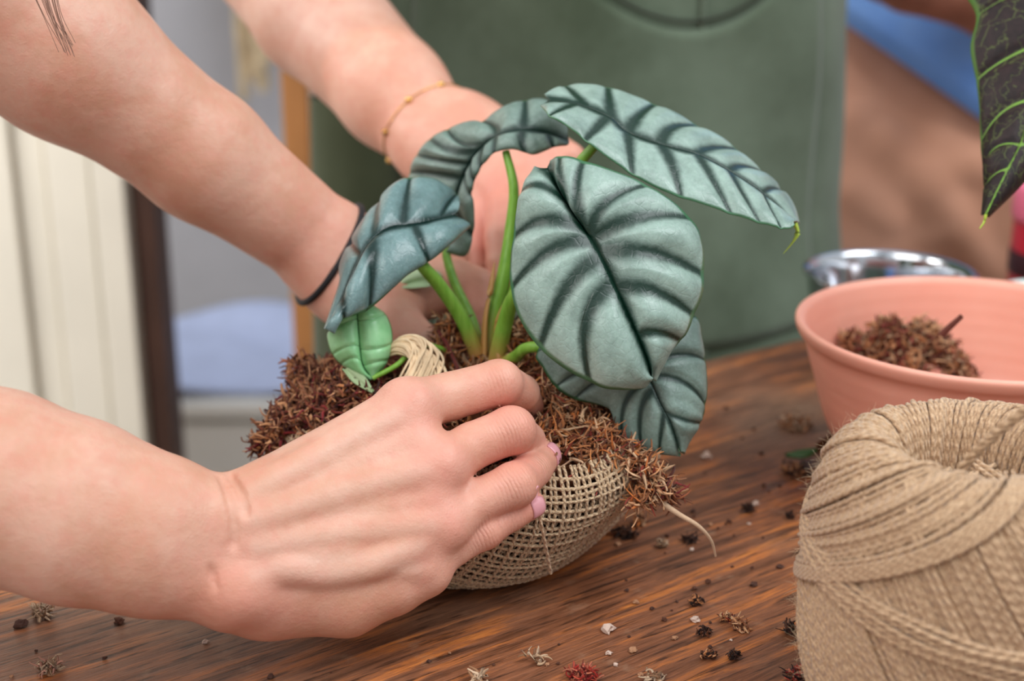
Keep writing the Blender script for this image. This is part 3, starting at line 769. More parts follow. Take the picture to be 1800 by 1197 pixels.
# ------------------------------------------------------------------ potted plant in a burlap-wrapped root ball
BC = np.array((-0.020, 0.600, 0.0))
PL = empty('potted_plant', tuple(BC))
tag(PL, 'silver-leaved plant with dark green veins, its mossy root ball wrapped in burlap', 'plant')
def crom_scalar(x, xs, rows):
    """Catmull-Rom through rows at integer positions"""
    n = len(rows); i = np.clip(np.floor(x).astype(int), 0, n-2); t = (x-i)[:, None]
    e = np.vstack([2*rows[0]-rows[1], rows, 2*rows[-1]-rows[-2]])
    p0, p1, p2, p3 = e[i], e[i+1], e[i+2], e[i+3]
    return 0.5*((2*p1)+(-p0+p2)*t+(2*p0-5*p1+4*p2-p3)*t*t+(-p0+3*p1-3*p2+p3)*t**3)
def leaf(name, mid, sides, mat, back=None, org=(0, 0), sc=1.0, dq=(0, 0), do=(0, 0), pillow=.0012, vw=.0016, nt_=12, nq=22, thick=.0005, parent=None, label=None, curl=0.0):
    """mid: (x,y,depth) along the midrib; each side: rows (m, Qx,Qy, Ox,Oy, vein[, dQ, dO]) where a side vein leaves the midrib at m,
    passes Q and meets the outline at O; x,y are read off an enlargement (origin org, scale sc)."""
    mid = np.array(mid, float); mid[:, 0] = org[0]+mid[:, 0]/sc; mid[:, 1] = org[1]+mid[:, 1]/sc
    Vs = []; Fs = []; A = dict(vein=[], edge=[]); n0 = 0
    for si, rows in enumerate(sides):
        M = []; Q = []; O = []; vn = []
        for r in rows:
            m = np.array([min(max(r[0], 0), len(mid)-1.0)])
            M.append(m[0])
            md = crom_scalar(m, None, mid)[0][2]
            e1 = r[6] if len(r) > 6 else dq[si]; e2 = r[7] if len(r) > 7 else do[si]
            Q.append((org[0]+r[1]/sc, org[1]+r[2]/sc, md+e1)); O.append((org[0]+r[3]/sc, org[1]+r[4]/sc, md+e2)); vn.append(r[5])
        M = np.array(M)[:, None]; Q = np.array(Q); O = np.array(O); K = len(rows)
        tau = np.linspace(0, K-1, (K-1)*nt_+1)
        def rows_at(t):
            m = np.interp(t, np.arange(K), M[:, 0])
            a = crom_scalar(np.clip(m, 0, len(mid)-1), None, mid); b = crom_scalar(t, None, Q); c = crom_scalar(t, None, O)
            return a, b, c
        q = np.linspace(0, 1, nq+1)
        def grid(t):
            a, b, c = rows_at(t); qq = q[None, :, None]
            a, b, c = a[:, None], b[:, None], c[:, None]
            pix = a*(1-qq)*(1-2*qq)+b*4*qq*(1-qq)+c*qq*(2*qq-1)
            return PN(pix)
        G = grid(tau)
        # distance to the veins and the midrib
        vi = [k for k in range(K) if vn[k]]
        dv = np.full(G.shape[:2], 9.0)
        for k in vi:
            g = grid(np.array([float(k)]))[0]
            near = np.abs(tau-k) < 1.6
            dd = np.full(G.shape[:2], 9.0)
            sub = G[near]
            dd[near] = np.min(np.linalg.norm(sub[:, :, None, :]-g[None, None, :, :], axis=-1), axis=2)
            wq = vw*vn[k]*(1.15-.75*q)[None, :]
            dv = np.minimum(dv, dd/wq)
        mm = PN(crom_scalar(np.linspace(0, len(mid)-1, 80), None, mid))
        dm = np.min(np.linalg.norm(G[:, :, None, :]-mm[None, None], axis=-1), axis=2)
        tm = np.interp(tau, [0, K-1], [1.25, .55])[:, None]
        dv = np.minimum(dv, dm/(vw*1.15*tm))
        gu = np.gradient(G, axis=0); gv = np.gradient(G, axis=1); nr = np.cross(gu, gv); nr /= np.linalg.norm(nr, axis=-1, keepdims=True)+1e-9
        if si == 1: nr = -nr
        # top face towards the viewer on average
        if curl == 0 and (nr*FWD).sum(-1).mean() > 0: nr = -nr; flip = True
        else: flip = False
        h = pillow*1.25*(1-np.exp(-(dv/2.6)**2))*(1-np.clip((q[None, :]-.80)/.2, 0, 1)**2*.8)
        G = G+nr*(h[..., None])
        nT, nQ = G.shape[:2]
        Vs.append(G.reshape(-1, 3)); A['vein'].append(np.clip(dv, 0, 4).ravel()); A['edge'].append(np.tile(q, nT))
        i = np.arange(nT-1)[:, None]; j = np.arange(nQ-1)[None]
        f = np.stack([i*nQ+j, (i+1)*nQ+j, (i+1)*nQ+j+1, i*nQ+j+1], -1).reshape(-1, 4)
        a, b, c = G.reshape(-1, 3)[f[:, 0]], G.reshape(-1, 3)[f[:, 1]], G.reshape(-1, 3)[f[:, 3]]
        fn = np.cross(b-a, c-a); 
        if (fn*nr.reshape(-1, 3)[f[:, 0]]).sum() < 0: f = f[:, ::-1]
        Fs.append(f+n0); n0 += nT*nQ
    o = mesh_np(name, np.vstack(Vs), np.vstack(Fs), mat, parent, True, {k: np.concatenate(v) for k, v in A.items()})
    o.data.materials.append(back or M_LEAF_BACK)
    s = o.modifiers.new('s', 'SOLIDIFY'); s.thickness = thick; s.offset = -1; s.material_offset = 1; s.material_offset_rim = 0
    if label: o['label'] = label
    return o

# L1 big round leaf facing the camera
leaf('leaf', [(222, 95, .580), (320, 265, .571), (430, 430, .566), (500, 560, .562), (602, 780, .560), (700, 1005, .562), (724, 1106, .566)],
 [[(0, 232, 75, 240, 60, 0, .001, .004), (1.2, 290, 180, 285, 40, 1.0), (1.95, 365, 245, 395, 62, 1.0), (1.98, 500, 268, 700, 180, 1.0), (2.05, 650, 335, 905, 335, 1.3),
   (2.35, 750, 420, 962, 465, 0), (2.6, 720, 500, 972, 610, 1.35), (3.1, 740, 590, 962, 700, 0), (3.55, 725, 680, 925, 800, 1.2), (4.1, 740, 790, 890, 880, 0), (4.5, 745, 880, 862, 920, .8), (5.2, 750, 990, 800, 985, 0), (6, 724, 1106, 726, 1108, 0)],
  [(0, 190, 97, 160, 92, 0, .001, .004), (1.0, 190, 180, 98, 212, 1.0), (1.45, 200, 260, 78, 310, 0), (1.75, 225, 345, 62, 425, 1.2), (1.95, 225, 425, 50, 545, 0), (2.1, 235, 492, 50, 672, 1.2),
   (2.4, 270, 610, 95, 820, 0), (2.75, 320, 665, 185, 955, 1.35), (3.1, 400, 760, 300, 1050, 0), (3.45, 410, 815, 425, 1118, 1.25), (4.1, 520, 930, 520, 1152, 0), (5.5, 665, 1080, 675, 1150, 0), (6, 724, 1108, 724, 1109, 0)]],
 M_LEAF, org=(880, 260), sc=2.721, dq=(-.001, -.003), do=(.010, .003), parent=PL, pillow=.0018, vw=.0024, label='large round silver leaf facing front')
# L2 long leaf lying nearly level at the upper right
leaf('leaf', [(92, 128, .607), (300, 165, .604), (500, 250, .600), (610, 345, .598), (830, 428, .596), (1070, 490, .596), (1280, 600, .596), (1500, 745, .596), (1712, 950, .598)],
 [[(0, 75, 112, 60, 98, 0, .002, .004), (1.2, 260, 95, 200, 46, 1.0), (1.6, 380, 110, 340, 40, 0), (2.0, 490, 140, 480, 52, 1.2), (2.5, 600, 200, 640, 105, 0), (3.0, 690, 235, 790, 165, 1.2), (3.5, 800, 270, 930, 225, 0),
   (4, 900, 320, 1075, 308, 1.2), (4.5, 1050, 390, 1210, 372, 0), (5, 1170, 450, 1330, 460, 1.0), (6, 1370, 570, 1505, 615, .9), (7, 1560, 715, 1625, 740, .6), (7.6, 1660, 840, 1690, 840, 0), (8, 1713, 950, 1714, 950, 0)],
  [(0, 75, 150, 38, 175, 0, -.001, -.003), (.9, 180, 195, 95, 240, .8), (1.4, 250, 250, 200, 305, 0), (1.9, 395, 330, 330, 400, 1.0), (2.4, 480, 400, 460, 505, 0), (3.0, 625, 470, 640, 625, 1.0), (3.5, 740, 530, 800, 715, 0),
   (4.0, 900, 560, 960, 775, 1.2), (4.5, 1020, 640, 1120, 828, 0), (5, 1170, 660, 1290, 885, .9), (6, 1360, 740, 1480, 945, .7), (7, 1560, 880, 1620, 980, .4), (7.6, 1660, 930, 1680, 985, 0), (8, 1713, 955, 1714, 958, 0)]],
 M_LEAF, org=(940, 140), sc=3.742, dq=(.012, -.010), do=(.030, -.018), parent=PL, pillow=.0016, vw=.0022, label='long silver leaf held level with a yellow-green tip')
# L3 lower right leaf behind the big one
leaf('leaf', [(560, 60, .590), (740, 300, .586), (880, 500, .582), (990, 730, .580), (1075, 900, .580), (1135, 1088, .583)],
 [[(0, 800, 0, 1000, -40, 0), (1, 1000, 160, 1250, 70, .8), (1.5, 1100, 250, 1295, 230, 0), (1.8, 1120, 360, 1322, 400, .9), (2, 1130, 480, 1335, 600, 0), (2.1, 1150, 560, 1322, 735, 1.1), (2.8, 1120, 700, 1305, 815, 0), (3.4, 1180, 850, 1285, 868, .8), (4.2, 1140, 960, 1215, 985, 0), (5, 1137, 1088, 1138, 1090, 0)],
  [(0, 400, 50, 250, 60, 0), (.8, 350, 230, 60, 340, .8), (1.4, 420, 400, 100, 450, 0), (1.8, 500, 450, 200, 600, .8), (2, 600, 520, 340, 690, .9), (2.05, 650, 600, 560, 745, 0), (2.1, 690, 680, 650, 820, 0), (2.15, 715, 740, 718, 1058, 1.0), (2.5, 840, 780, 850, 1096, 1.1), (3.3, 990, 960, 980, 1104, .8), (4.3, 1070, 1040, 1060, 1104, 0), (5, 1134, 1088, 1133, 1090, 0)]],
 M_LEAF_D, org=(930, 540), sc=4.276, dq=(.002, .002), do=(.012, .006), parent=PL, pillow=.0016, vw=.0012, label='drooping silver-green leaf with peach flecks, behind the large one')
# L4 folded blue-green leaf at the left
leaf('leaf', [(705, 238, .618), (520, 285, .605), (345, 312, .597), (232, 400, .592), (150, 560, .588), (80, 725, .586), (28, 862, .586)],
 [[(0, 725, 212, 742, 182, 0, .002, .006), (.4, 660, 190, 715, 128, .8), (1.0, 560, 170, 600, 50, 0), (1.5, 440, 170, 462, 38, 1.2), (2.2, 350, 190, 385, 68, 0), (2.6, 280, 250, 305, 160, 1.0), (3.0, 215, 330, 235, 262, 0), (3.4, 165, 420, 150, 395, .8), (3.9, 125, 520, 98, 520, 0), (4.4, 112, 600, 106, 608, 0), (5.2, 66, 750, 62, 740, 0), (6, 26, 862, 25, 860, 0)],
  [(0, 745, 270, 782, 308, 0, .001, .003), (.6, 640, 320, 690, 388, 0), (1.2, 530, 400, 562, 492, 1.2), (1.8, 420, 450, 450, 560, 0), (2.3, 350, 490, 370, 632, 0), (2.8, 262, 500, 245, 745, 1.5), (3.6, 190, 600, 185, 768, 0), (4.6, 105, 735, 105, 800, 1.0), (5.3, 60, 800, 58, 832, 0), (6, 30, 864, 30, 866, 0)]],
 M_LEAF_B, org=(570, 300), sc=3.07, dq=(.010, -.006), do=(.026, -.004), parent=PL, pillow=.0018, vw=.0015, label='folded blue-green leaf drooping to the left')
# L5 saddle-shaped leaf at the back
leaf('leaf', [(995, 285, .640), (850, 240, .634), (700, 226, .630), (570, 262, .632), (470, 350, .638), (390, 480, .645), (335, 640, .650), (300, 900, .655)],
 [[(0, 975, 235, 940, 205, 0, .004, .010), (.9, 880, 140, 862, 68, 0), (1.8, 740, 140, 742, 56, 1.3), (2.4, 650, 150, 620, 105, 0), (2.9, 560, 205, 488, 180, 1.3), (3.3, 450, 250, 380, 190, 0), (3.6, 380, 310, 290, 225, .9), (4.0, 300, 340, 190, 278, 1.2), (4.6, 230, 400, 112, 372, .8), (5.2, 200, 480, 70, 475, 1.0), (6, 180, 600, 75, 600, 0), (7, 290, 900, 200, 820, 0)],
  [(0, 998, 300, 985, 320, 0, -.001, -.003), (.8, 890, 290, 905, 330, 1.0), (1.4, 790, 300, 800, 370, 0), (1.8, 720, 295, 740, 360, 1.2), (2.4, 640, 290, 665, 338, 0), (3.0, 565, 320, 560, 362, .8), (3.7, 480, 400, 490, 435, 1.0), (4.4, 430, 480, 448, 520, .9), (5, 410, 570, 428, 600, .9), (5.6, 400, 680, 440, 700, 0), (6.2, 400, 790, 435, 840, 1.0), (6.7, 370, 880, 395, 962, 0), (7, 320, 920, 270, 940, 0)]],
 M_LEAF_D, org=(700, 160), sc=3.325, dq=(.008, -.004), do=(.022, -.004), parent=PL, pillow=.0020, vw=.0015, label='arched saddle-shaped leaf at the back')
# L6 young green leaf
leaf('leaf', [(178, 745, .602), (186, 880, .600), (205, 1040, .600), (256, 1124, .603)],
 [[(0, 230, 740, 270, 728, 0), (.5, 260, 800, 330, 775, .45), (1.1, 280, 900, 362, 850, 0), (1.5, 290, 960, 366, 930, .5), (2.1, 290, 1030, 345, 1020, .5), (2.6, 275, 1080, 298, 1090, 0), (3, 258, 1125, 260, 1125, 0)],
  [(0, 130, 760, 90, 790, 0), (.4, 90, 830, 22, 868, .45), (1.0, 110, 930, 22, 930, 0), (1.4, 120, 950, 45, 995, .5), (1.9, 150, 1010, 90, 1045, .5), (2.4, 190, 1080, 160, 1092, 0), (3, 254, 1125, 252, 1126, 0)]],
 M_YOUNG, org=(570, 300), sc=3.07, dq=(-.002, -.002), do=(.006, .006), parent=PL, pillow=.0006, vw=.0009, label='small bright green young leaf')
# L7 pale underside of another leaf between the left petioles
leaf('leaf', [(640, 580, .664), (520, 590, .662), (385, 622, .660)],
 [[(0, 630, 560, 600, 545, 0), (.6, 560, 545, 520, 520, .6), (1.3, 470, 570, 440, 560, 0), (2, 388, 620, 384, 620, 0)],
  [(0, 640, 595, 625, 610, 0), (.7, 555, 610, 545, 626, .6), (1.4, 460, 620, 460, 634, 0), (2, 388, 630, 384, 628, 0)]],
 simple('leaf_pale', (166, 190, 150), .5, .1, 80), org=(570, 300), sc=3.07, dq=(0, 0), do=(.004, -.004), parent=PL, pillow=.0006, vw=.0006, label='pale green leaf underside')
# folded narrow bract under the young leaf
leaf('bract', [(118, 1068, .600), (180, 1120, .598), (266, 1190, .596)],
 [[(0, 125, 1062, 130, 1062, 0), (1, 205, 1112, 215, 1105, 0), (2, 267, 1189, 268, 1185, 0)],
  [(0, 110, 1070, 100, 1066, 0), (1, 168, 1132, 160, 1140, 0), (2, 262, 1192, 260, 1196, 0)]],
 simple('bract_green', (150, 170, 126), .5, .25, 60), org=(570, 300), sc=3.07, dq=(0, 0), do=(.001, -.001), parent=PL, pillow=0, vw=.0006)
# leaf tip of L2
tpa = Acc(); tpa.tube(catmull([P(1397, 392, .600), P(1402, 408, .600), P(1394, 425, .600), P(1377, 446, .601)], 6), np.linspace(.0024, .0003, 19), 8, flat=.45); tpa.build('leaf_tip', M_TIP, PL)
# petioles
def petiole(pts, r0, r1, base=.25):
    a = Acc(); q = catmull([P(*p) for p in pts], 8); n = len(q)
    a.tube(q, np.linspace(r0, r1, n), 12, base=np.clip((base-np.linspace(0, 1, n))/max(base, .01), 0, 1))
    return a.build('petiole', M_PET, PL)
petiole([(852, 640, .634), (866, 560, .632), (886, 480, .630), (898, 400, .630), (903, 330, .628), (889, 266, .630)], .0042, .0017)
petiole([(872, 640, .626), (886, 575, .618), (905, 520, .606), (960, 470, .588), (1036, 420, .572)], .0042, .0020)
petiole([(866, 640, .636), (895, 540, .634), (950, 400, .618), (1010, 300, .604), (1040, 262, .600), (1075, 228, .598)], .0036, .0018)
petiole([(838, 622, .628), (812, 560, .622), (775, 505, .614), (745, 470, .606), (720, 440, .603)], .0036, .0025, .2)
petiole([(846, 618, .636), (828, 560, .640), (800, 500, .646), (786, 455, .650), (784, 430, .652)], .0027, .0018, .2)
petiole([(882, 642, .622), (905, 628, .612), (935, 610, .600), (1020, 620, .592), (1110, 640, .586)], .0030, .0018, .3)
petiole([(800, 622, .624), (770, 612, .618), (735, 606, .608), (700, 640, .602), (655, 665, .600)], .0014, .0011, .15)
for pts in ([(850, 632, .628), (853, 560, .626), (864, 498, .626), (869, 462, .627)], [(880, 632, .622), (872, 585, .622), (880, 548, .620), (892, 520, .618)]):
    a = Acc(); q = catmull([P(*p) for p in pts], 6); a.tube(q, np.linspace(.0030, .0003, len(q)), 8, flat=.5, base=np.full(len(q), .95)); a.build('sheath', M_PET, PL)

# ---- root ball: moss core
prof = np.array([(0, .0015), (.050, .0015), (.068, .004), (.079, .014), (.0865, .028), (.089, .042), (.084, .056), (.072, .068), (.050, .075), (.025, .079), (0, .080)])
def prof_at(t):
    x = np.clip(t, 0, 1)*(len(prof)-1); return crom_scalar(np.atleast_1d(x), None, prof)
import mathutils.noise as mn
def wedge(ph, z):
    """the wrap is drawn in low on its right side"""
    return -.13*np.exp(-((ph-.9)/.55)**2)*np.clip((.050-z)/.028, 0, 1)
def ballpt(t, ph, dr=0.0):
    q = prof_at(t)[0]; r = max(q[0], 0)
    php = (ph+math.pi) % (2*math.pi)-math.pi
    rr = 1+.035*math.sin(ph*2+1.0)+.02*math.sin(3*ph+.5)+wedge(php, q[1])
    x, y, z = r*rr*math.sin(ph), -r*rr*math.cos(ph), max(q[1], .0012)
    return np.array((x, y, z))
V = []; F = []; nt2, np2 = 64, 140
for i in range(nt2+1):
    for j in range(np2):
        p = ballpt(i/nt2, 2*math.pi*j/np2); d_ = p-np.array((0, 0, .04)); d_ /= np.linalg.norm(d_)
        am = .0030*min(1, max(0, (p[2]-.03)/.02))+.0006
        nz = mn.noise(Vector(p*90))+.6*mn.noise(Vector(p*220))
        V.append(p*np.array((.965, .965, .97))+np.array((0, 0, .0012))+d_*nz*am+BC)
for i in range(nt2):
    for j in range(np2): F.append((i*np2+j, i*np2+(j+1) % np2, (i+1)*np2+(j+1) % np2, (i+1)*np2+j))
core = mesh_py('root_ball', V, F, M_CORE, PL, True)

# ---- moss: thousands of fine curled strands (uncountable)
FIBC = [s2l(c) for c in ((186, 122, 78), (208, 150, 106), (140, 84, 54), (222, 172, 130), (104, 56, 36), (204, 118, 60), (232, 190, 150), (136, 58, 44), (164, 106, 68), (214, 140, 84))]
DARKC = [s2l(c) for c in ((126, 66, 48), (84, 40, 32), (150, 86, 58), (178, 122, 88), (130, 44, 44), (200, 146, 108), (104, 58, 40))]
def strand(acc, o, dirn, ln, r, col, curl=1.0, seg=6, sides=3, flat=.6):
    d0 = dirn/np.linalg.norm(dirn); p = np.array(o, float); pts = [p.copy()]
    cur = rng.randn(3); cur /= np.linalg.norm(cur)
    for _ in range(seg):
        d0 = d0+cur*.42*curl+rng.randn(3)*.16*curl; d0 /= np.linalg.norm(d0); p = p+d0*ln/seg; p[2] = max(p[2], .0008); pts.append(p.copy())
    acc.tube(np.array(pts), np.linspace(r, r*.35, seg+1), sides, cap=False, flat=flat, col=np.array(col)*(0.75+.5*rng.rand()))
moss = Acc()
def clump(c, rad, n, cols, ln=(.004, .009), up=.5, r=(.0003, .0007), curl=1.0):
    c = np.array(c); r = (r[0], r[1]*1.7)
    for _ in range(n):
        d_ = rng.randn(3); d_ /= np.linalg.norm(d_); o = c+d_*np.array(rad)*rng.rand()**.5*.9
        strand(moss, o, d_+np.array((0, 0, up))*rng.rand()+rng.randn(3)*.5, rng.uniform(*ln), rng.uniform(*r), cols[rng.randint(len(cols))], curl)
# cover of the mound
for _ in range(4200):
    t = rng.uniform(.50, 1.0)**.9; ph = rng.uniform(-math.pi, math.pi); p = ballpt(t, ph); nrm = p-np.array((0, 0, .02)); nrm /= np.linalg.norm(nrm)
    cols = DARKC if p[0] < -.025 and rng.rand() < .8 else FIBC
    strand(moss, p+BC-nrm*.001, nrm*.5+rng.randn(3)*.75, rng.uniform(.004, .010), rng.choice((.0004, .0006, .0011, .0015)), cols[rng.randint(len(cols))], 1.1)
# left mass spilling out of the wrap
for (px, py, a, rx, n) in ((560, 672, .628, .012, 420), (590, 700, .615, .014, 420), (540, 705, .620, .012, 380), (505, 745, .615, .011, 380), (560, 740, .610, .015, 420), (480, 775, .612, .008, 260),
                           (620, 690, .606, .012, 300), (460, 782, .612, .005, 60), (650, 700, .604, .010, 200), (530, 650, .632, .008, 160), (600, 660, .628, .010, 220)):
    clump(P(px, py, a), (rx, rx, rx*.8), n, DARKC+FIBC[:2], (.003, .008), .5, (.0004, .0009), 1.3)
# right mass hanging over the lip
for (px, py, a, rx, n, cl_) in ((960, 700, .600, .010, 260, FIBC), (1000, 735, .592, .011, 320, FIBC), (1050, 770, .586, .010, 320, FIBC), (1010, 790, .580, .008, 200, FIBC), (1090, 800, .582, .009, 300, FIBC),
                            (1130, 825, .580, .008, 260, FIBC), (1150, 855, .578, .006, 160, FIBC), (1125, 880, .574, .004, 60, FIBC), (1170, 850, .580, .004, 50, DARKC), (960, 760, .580, .008, 160, FIBC), (1045, 810, .576, .006, 120, FIBC),
                            (790, 580, .632, .007, 160, FIBC), (780, 620, .625, .008, 160, FIBC), (920, 590, .640, .010, 220, FIBC), (925, 650, .618, .010, 260, FIBC), (720, 640, .622, .010, 160, DARKC), (1180, 870, .580, .003, 30, DARKC)):
    clump(P(px, py, a), (rx, rx, rx*.8), n, cl_, (.004, .010), .1, (.0003, .0008), 1.2)
mo = moss.build('moss', M_FIB, PL); mo['kind'] = 'stuff'; mo['label'] = 'rust-brown and dark red sphagnum moss'
# single roots and wiry bits
ra = Acc(); ra.tube(catmull([P(1165, 885, .578), P(1195, 905, .574), P(1228, 925, .573), P(1250, 950, .576), P(1258, 978, .580)], 8), np.linspace(.0013, .0004, 33), 8, col=np.array(s2l((214, 180, 148)))); ra.build('root', M_FIB, PL)
ra = Acc(); ra.tube(catmull([P(466, 760, .612), P(448, 742, .612), P(440, 735, .612)], 6), np.linspace(.0012, .0005, 13), 6, col=np.array(s2l((130, 86, 62)))); ra.tube(catmull([P(470, 782, .61), P(446, 778, .61), P(428, 776, .61), P(424, 768, .61)], 6), .0003, 5, col=np.array(s2l((130, 86, 62)))); 
ra.tube(catmull([P(525, 690, .62), P(512, 680, .62), P(500, 668, .62)], 6), np.linspace(.0009, .0003, 13), 5, col=np.array(s2l((60, 36, 44)))); ra.build('root', M_FIB, PL)
ra = Acc(); ra.tube(catmull([P(770, 582, .622), P(786, 606, .618), P(796, 628, .614), P(806, 650, .606)], 6), .0009, 6, col=np.array(s2l((112, 50, 44)))); ra.build('root', M_FIB, PL)

# ---- burlap wrap: real yarns, two layers
arc = []; nprof = 160
tt = np.linspace(0, .66, nprof); pr = np.array([prof_at(t)[0] for t in tt]); pr[0, 0] = 0
L = np.concatenate([[0], np.cumsum(np.linalg.norm(np.diff(pr, axis=0), axis=1))]); LM = L[-1]
def burlap(name, pitch, rot, off, ryarn, lim_f, amp):
    acc = Acc(); n = int(.13/pitch)
    for fam in (0, 1):
        for i in range(-n, n+1):
            u = (i+.5*fam*0)*pitch
            vv = np.arange(-.135, .135, pitch/2)
            uu = np.full_like(vv, u)+.0007*np.sin(vv*60+i*1.3)+.0003*rng.randn()
            X, Y = (uu, vv) if fam == 0 else (vv, uu)
            s = np.hypot(X, Y); ph = (np.arctan2(X, -Y)+rot+math.pi) % (2*math.pi)-math.pi
            lim = LM*lim_f(ph); s2 = s*1.0
            ok = s2 < lim
            stretch = 1+.035*np.sin(ph*2+1.0)+.02*np.sin(3*ph+.5)+.085*np.exp(-((ph-.85)/.42)**2)*np.clip(s2/LM, 0, 1)**3
            sc_ = np.clip(s2, 0, LM)
            z0_ = np.interp(sc_, L, pr[:, 1]); stretch = stretch+wedge(ph, z0_)
            r = np.interp(sc_, L, pr[:, 0])*stretch; z = z0_+np.clip(s2-LM, 0, 1)*.4
            k = np.round(vv/pitch*2).astype(int)
            wv_ = amp*np.where((k+i) % 2 == 0, 1, -1)*np.where(k % 2 == 0, 1, 0)*(1 if fam == 0 else -1)
            rr = r+off+wv_
            pts = np.stack([rr*np.sin(ph)+BC[0], -rr*np.cos(ph)+BC[1], np.maximum(z-.0*off, .0008+ryarn)], -1)
            # split where clipped
            idx = np.where(ok)[0]
            if len(idx) < 4: continue
            run = pts[idx[0]:idx[-1]+1]
            acc.tube(run, ryarn*(.85+.3*rng.rand()), 5, cap=False, twist=True)
    return acc.build(name, M_BURLAP, PL)
def lim1(ph): return .965+.03*np.exp(-((ph-.4)/.5)**2)+.012*np.sin(ph*11)
b1 = burlap('burlap_wrap', .0034, .55, .0017, .00074, lim1, .0005)
b2 = burlap('burlap_lining', .0030, .95, -.0002, .00058, lambda ph: lim1(ph)*.90, .0003)
b1['kind'] = 'stuff'; b2['kind'] = 'stuff'
st = Acc(); st.tube(catmull([P(946, 890, .552), P(952, 925, .554), P(960, 965, .562), P(968, 1008, .572)], 8), .0007, 6, twist=True); st.build('tying_thread', M_TWINE, PL)
# stub of rope poking out between the fingers and the moss
rope = Acc()
for i in range(46):
    a = rng.rand()*6.28; r = math.sqrt(rng.rand())*.0062; o = np.array((math.cos(a)*r, math.sin(a)*r*.5, math.sin(a)*r))
    o2 = o*(1.15+.3*rng.rand())
    pts = [P(684, 622, .606)+o*.16, P(705, 608, .603)+o*.55, P(735, 612, .600)+o*.9, P(752, 640, .598)+o2, P(738, 676, .596)+o2*1.1, P(722, 720, .594)+o2*1.3]
    rope.tube(catmull(pts, 5), .0006, 4, twist=True)
rope.build('rope_end', M_FUZZ, PL)
adopt(PL)
for o in COL.objects:
    if o.parent is PL and o.name.split('.')[0] == 'leaf': pass
# ------------------------------------------------------------------ ball of jute twine
TC = np.array((.158, .4457, 0.0))
TW = empty('twine_ball', tuple(TC)); tag(TW, 'large ball of beige jute twine with a hollow centre at the lower right', 'twine')
tp = np.array([(.0245, .060), (.0245, .078), (.0255, .090), (.0290, .0985), (.0350, .1020), (.0415, .1005), (.0470, .0955), (.0515, .0865), (.0545, .070), (.0560, .048), (.0550, .024), (.0505, .004)])
td = catmull(tp, 10); tl = np.concatenate([[0], np.cumsum(np.linalg.norm(np.diff(td, axis=0), axis=1))]); TLM = tl[-1]
tn = np.gradient(td, axis=0); tn = np.stack([-tn[:, 1], tn[:, 0]], -1)*-1; tn /= np.linalg.norm(tn, axis=1, keepdims=True)
def tw_pt(s, ph, off=0.0):
    r = np.interp(s, tl, td[:, 0]); z = np.interp(s, tl, td[:, 1]); nr_ = np.interp(s, tl, tn[:, 0]); nz_ = np.interp(s, tl, tn[:, 1])
    if nr_.mean() < -99: pass
    r = r-nr_*0+off*NS*nr_; z = z+off*NS*nz_
    return np.stack([TC[0]+r*np.sin(ph), TC[1]-r*np.cos(ph), z], -1)
NS = 1.0 if tn[80, 0] > 0 else -1.0
bodyp = [(0, .058)]+[tuple(td[i]-NS*tn[i]*.0007) for i in range(0, len(td), 4)]+[(.0, .003)]
V, F = lathe(bodyp, 64, TC); mesh_py('core', V, F, simple('twine_core', (170, 132, 96), .95, .3, 300), TW, True)
S_RIM = float(np.interp(.0350, td[:50, 0][20:50], tl[20:50]))      # arc position of the rim crest
def phi_shift(s):
    """how far a strand has swung round the ball by arc position s"""
    x = np.clip((s-S_RIM)/.05, -1, 2)
    return -(1.25*x*np.clip(.55+.5*x, .3, 1.2))
sA = np.linspace(.004, TLM, 70)
lay = Acc(); NA = 122
for i in range(NA):
    p0 = 2*math.pi*i/NA+rng.randn()*.007
    rel = (p0-.12+math.pi) % (2*math.pi)-math.pi        # strands just past the boundary stop early
    smax = TLM
    if 0 < rel < 2.3: smax = S_RIM+.008+.004*rng.rand()-.0
    s = sA[sA <= smax] if smax < TLM else sA
    if len(s) < 6: continue
    ph = p0+phi_shift(s)+.015*np.sin(s*90+i)
    lay.tube(tw_pt(s, ph, .0006+.0005*rng.randn()), .00098*(.9+.25*rng.rand()), 7, cap=False, twist=True)
lay.build('outer_winding', M_TWINE, TW)['kind'] = 'stuff'
lay = Acc(); NB = 186; s0 = np.linspace(0, 1, 50)
for i in range(NB):
    p0 = 2*math.pi*i/NB+rng.randn()*.005; s = S_RIM+.005+.003*rng.rand(); s = s+(TLM-s)*s0
    ph = p0+.55*(s-S_RIM)/.05
    lay.tube(tw_pt(s, ph, -.0004+.0004*rng.randn()), .00100*(.9+.2*rng.rand()), 7, cap=False, twist=True)
lay.build('inner_winding', M_TWINE, TW)['kind'] = 'stuff'
lay = Acc()
for i in range(6):
    ph = np.linspace(-2.2, 2.6, 110); z = .0625-.0105*(ph+.8)-.0019*i+.0004*np.sin(ph*9+i)
    r = np.interp(-z, -td[40:, 1], td[40:, 0])+.0013+(.0007 if i in (1, 3) else 0)
    lay.tube(np.stack([TC[0]+r*np.sin(ph), TC[1]-r*np.cos(ph), z], -1), .00105, 7, cap=False, twist=True)
lay.build('cross_band', M_TWINE, TW)
# boundary ropes of the upper winding
lay = Acc()
for i in range(5):
    s = sA[sA > S_RIM-.01]; lay.tube(tw_pt(s, .12-.036*i+phi_shift(s), .0019), .00105, 7, cap=False, twist=True)
lay.build('top_band', M_TWINE, TW)
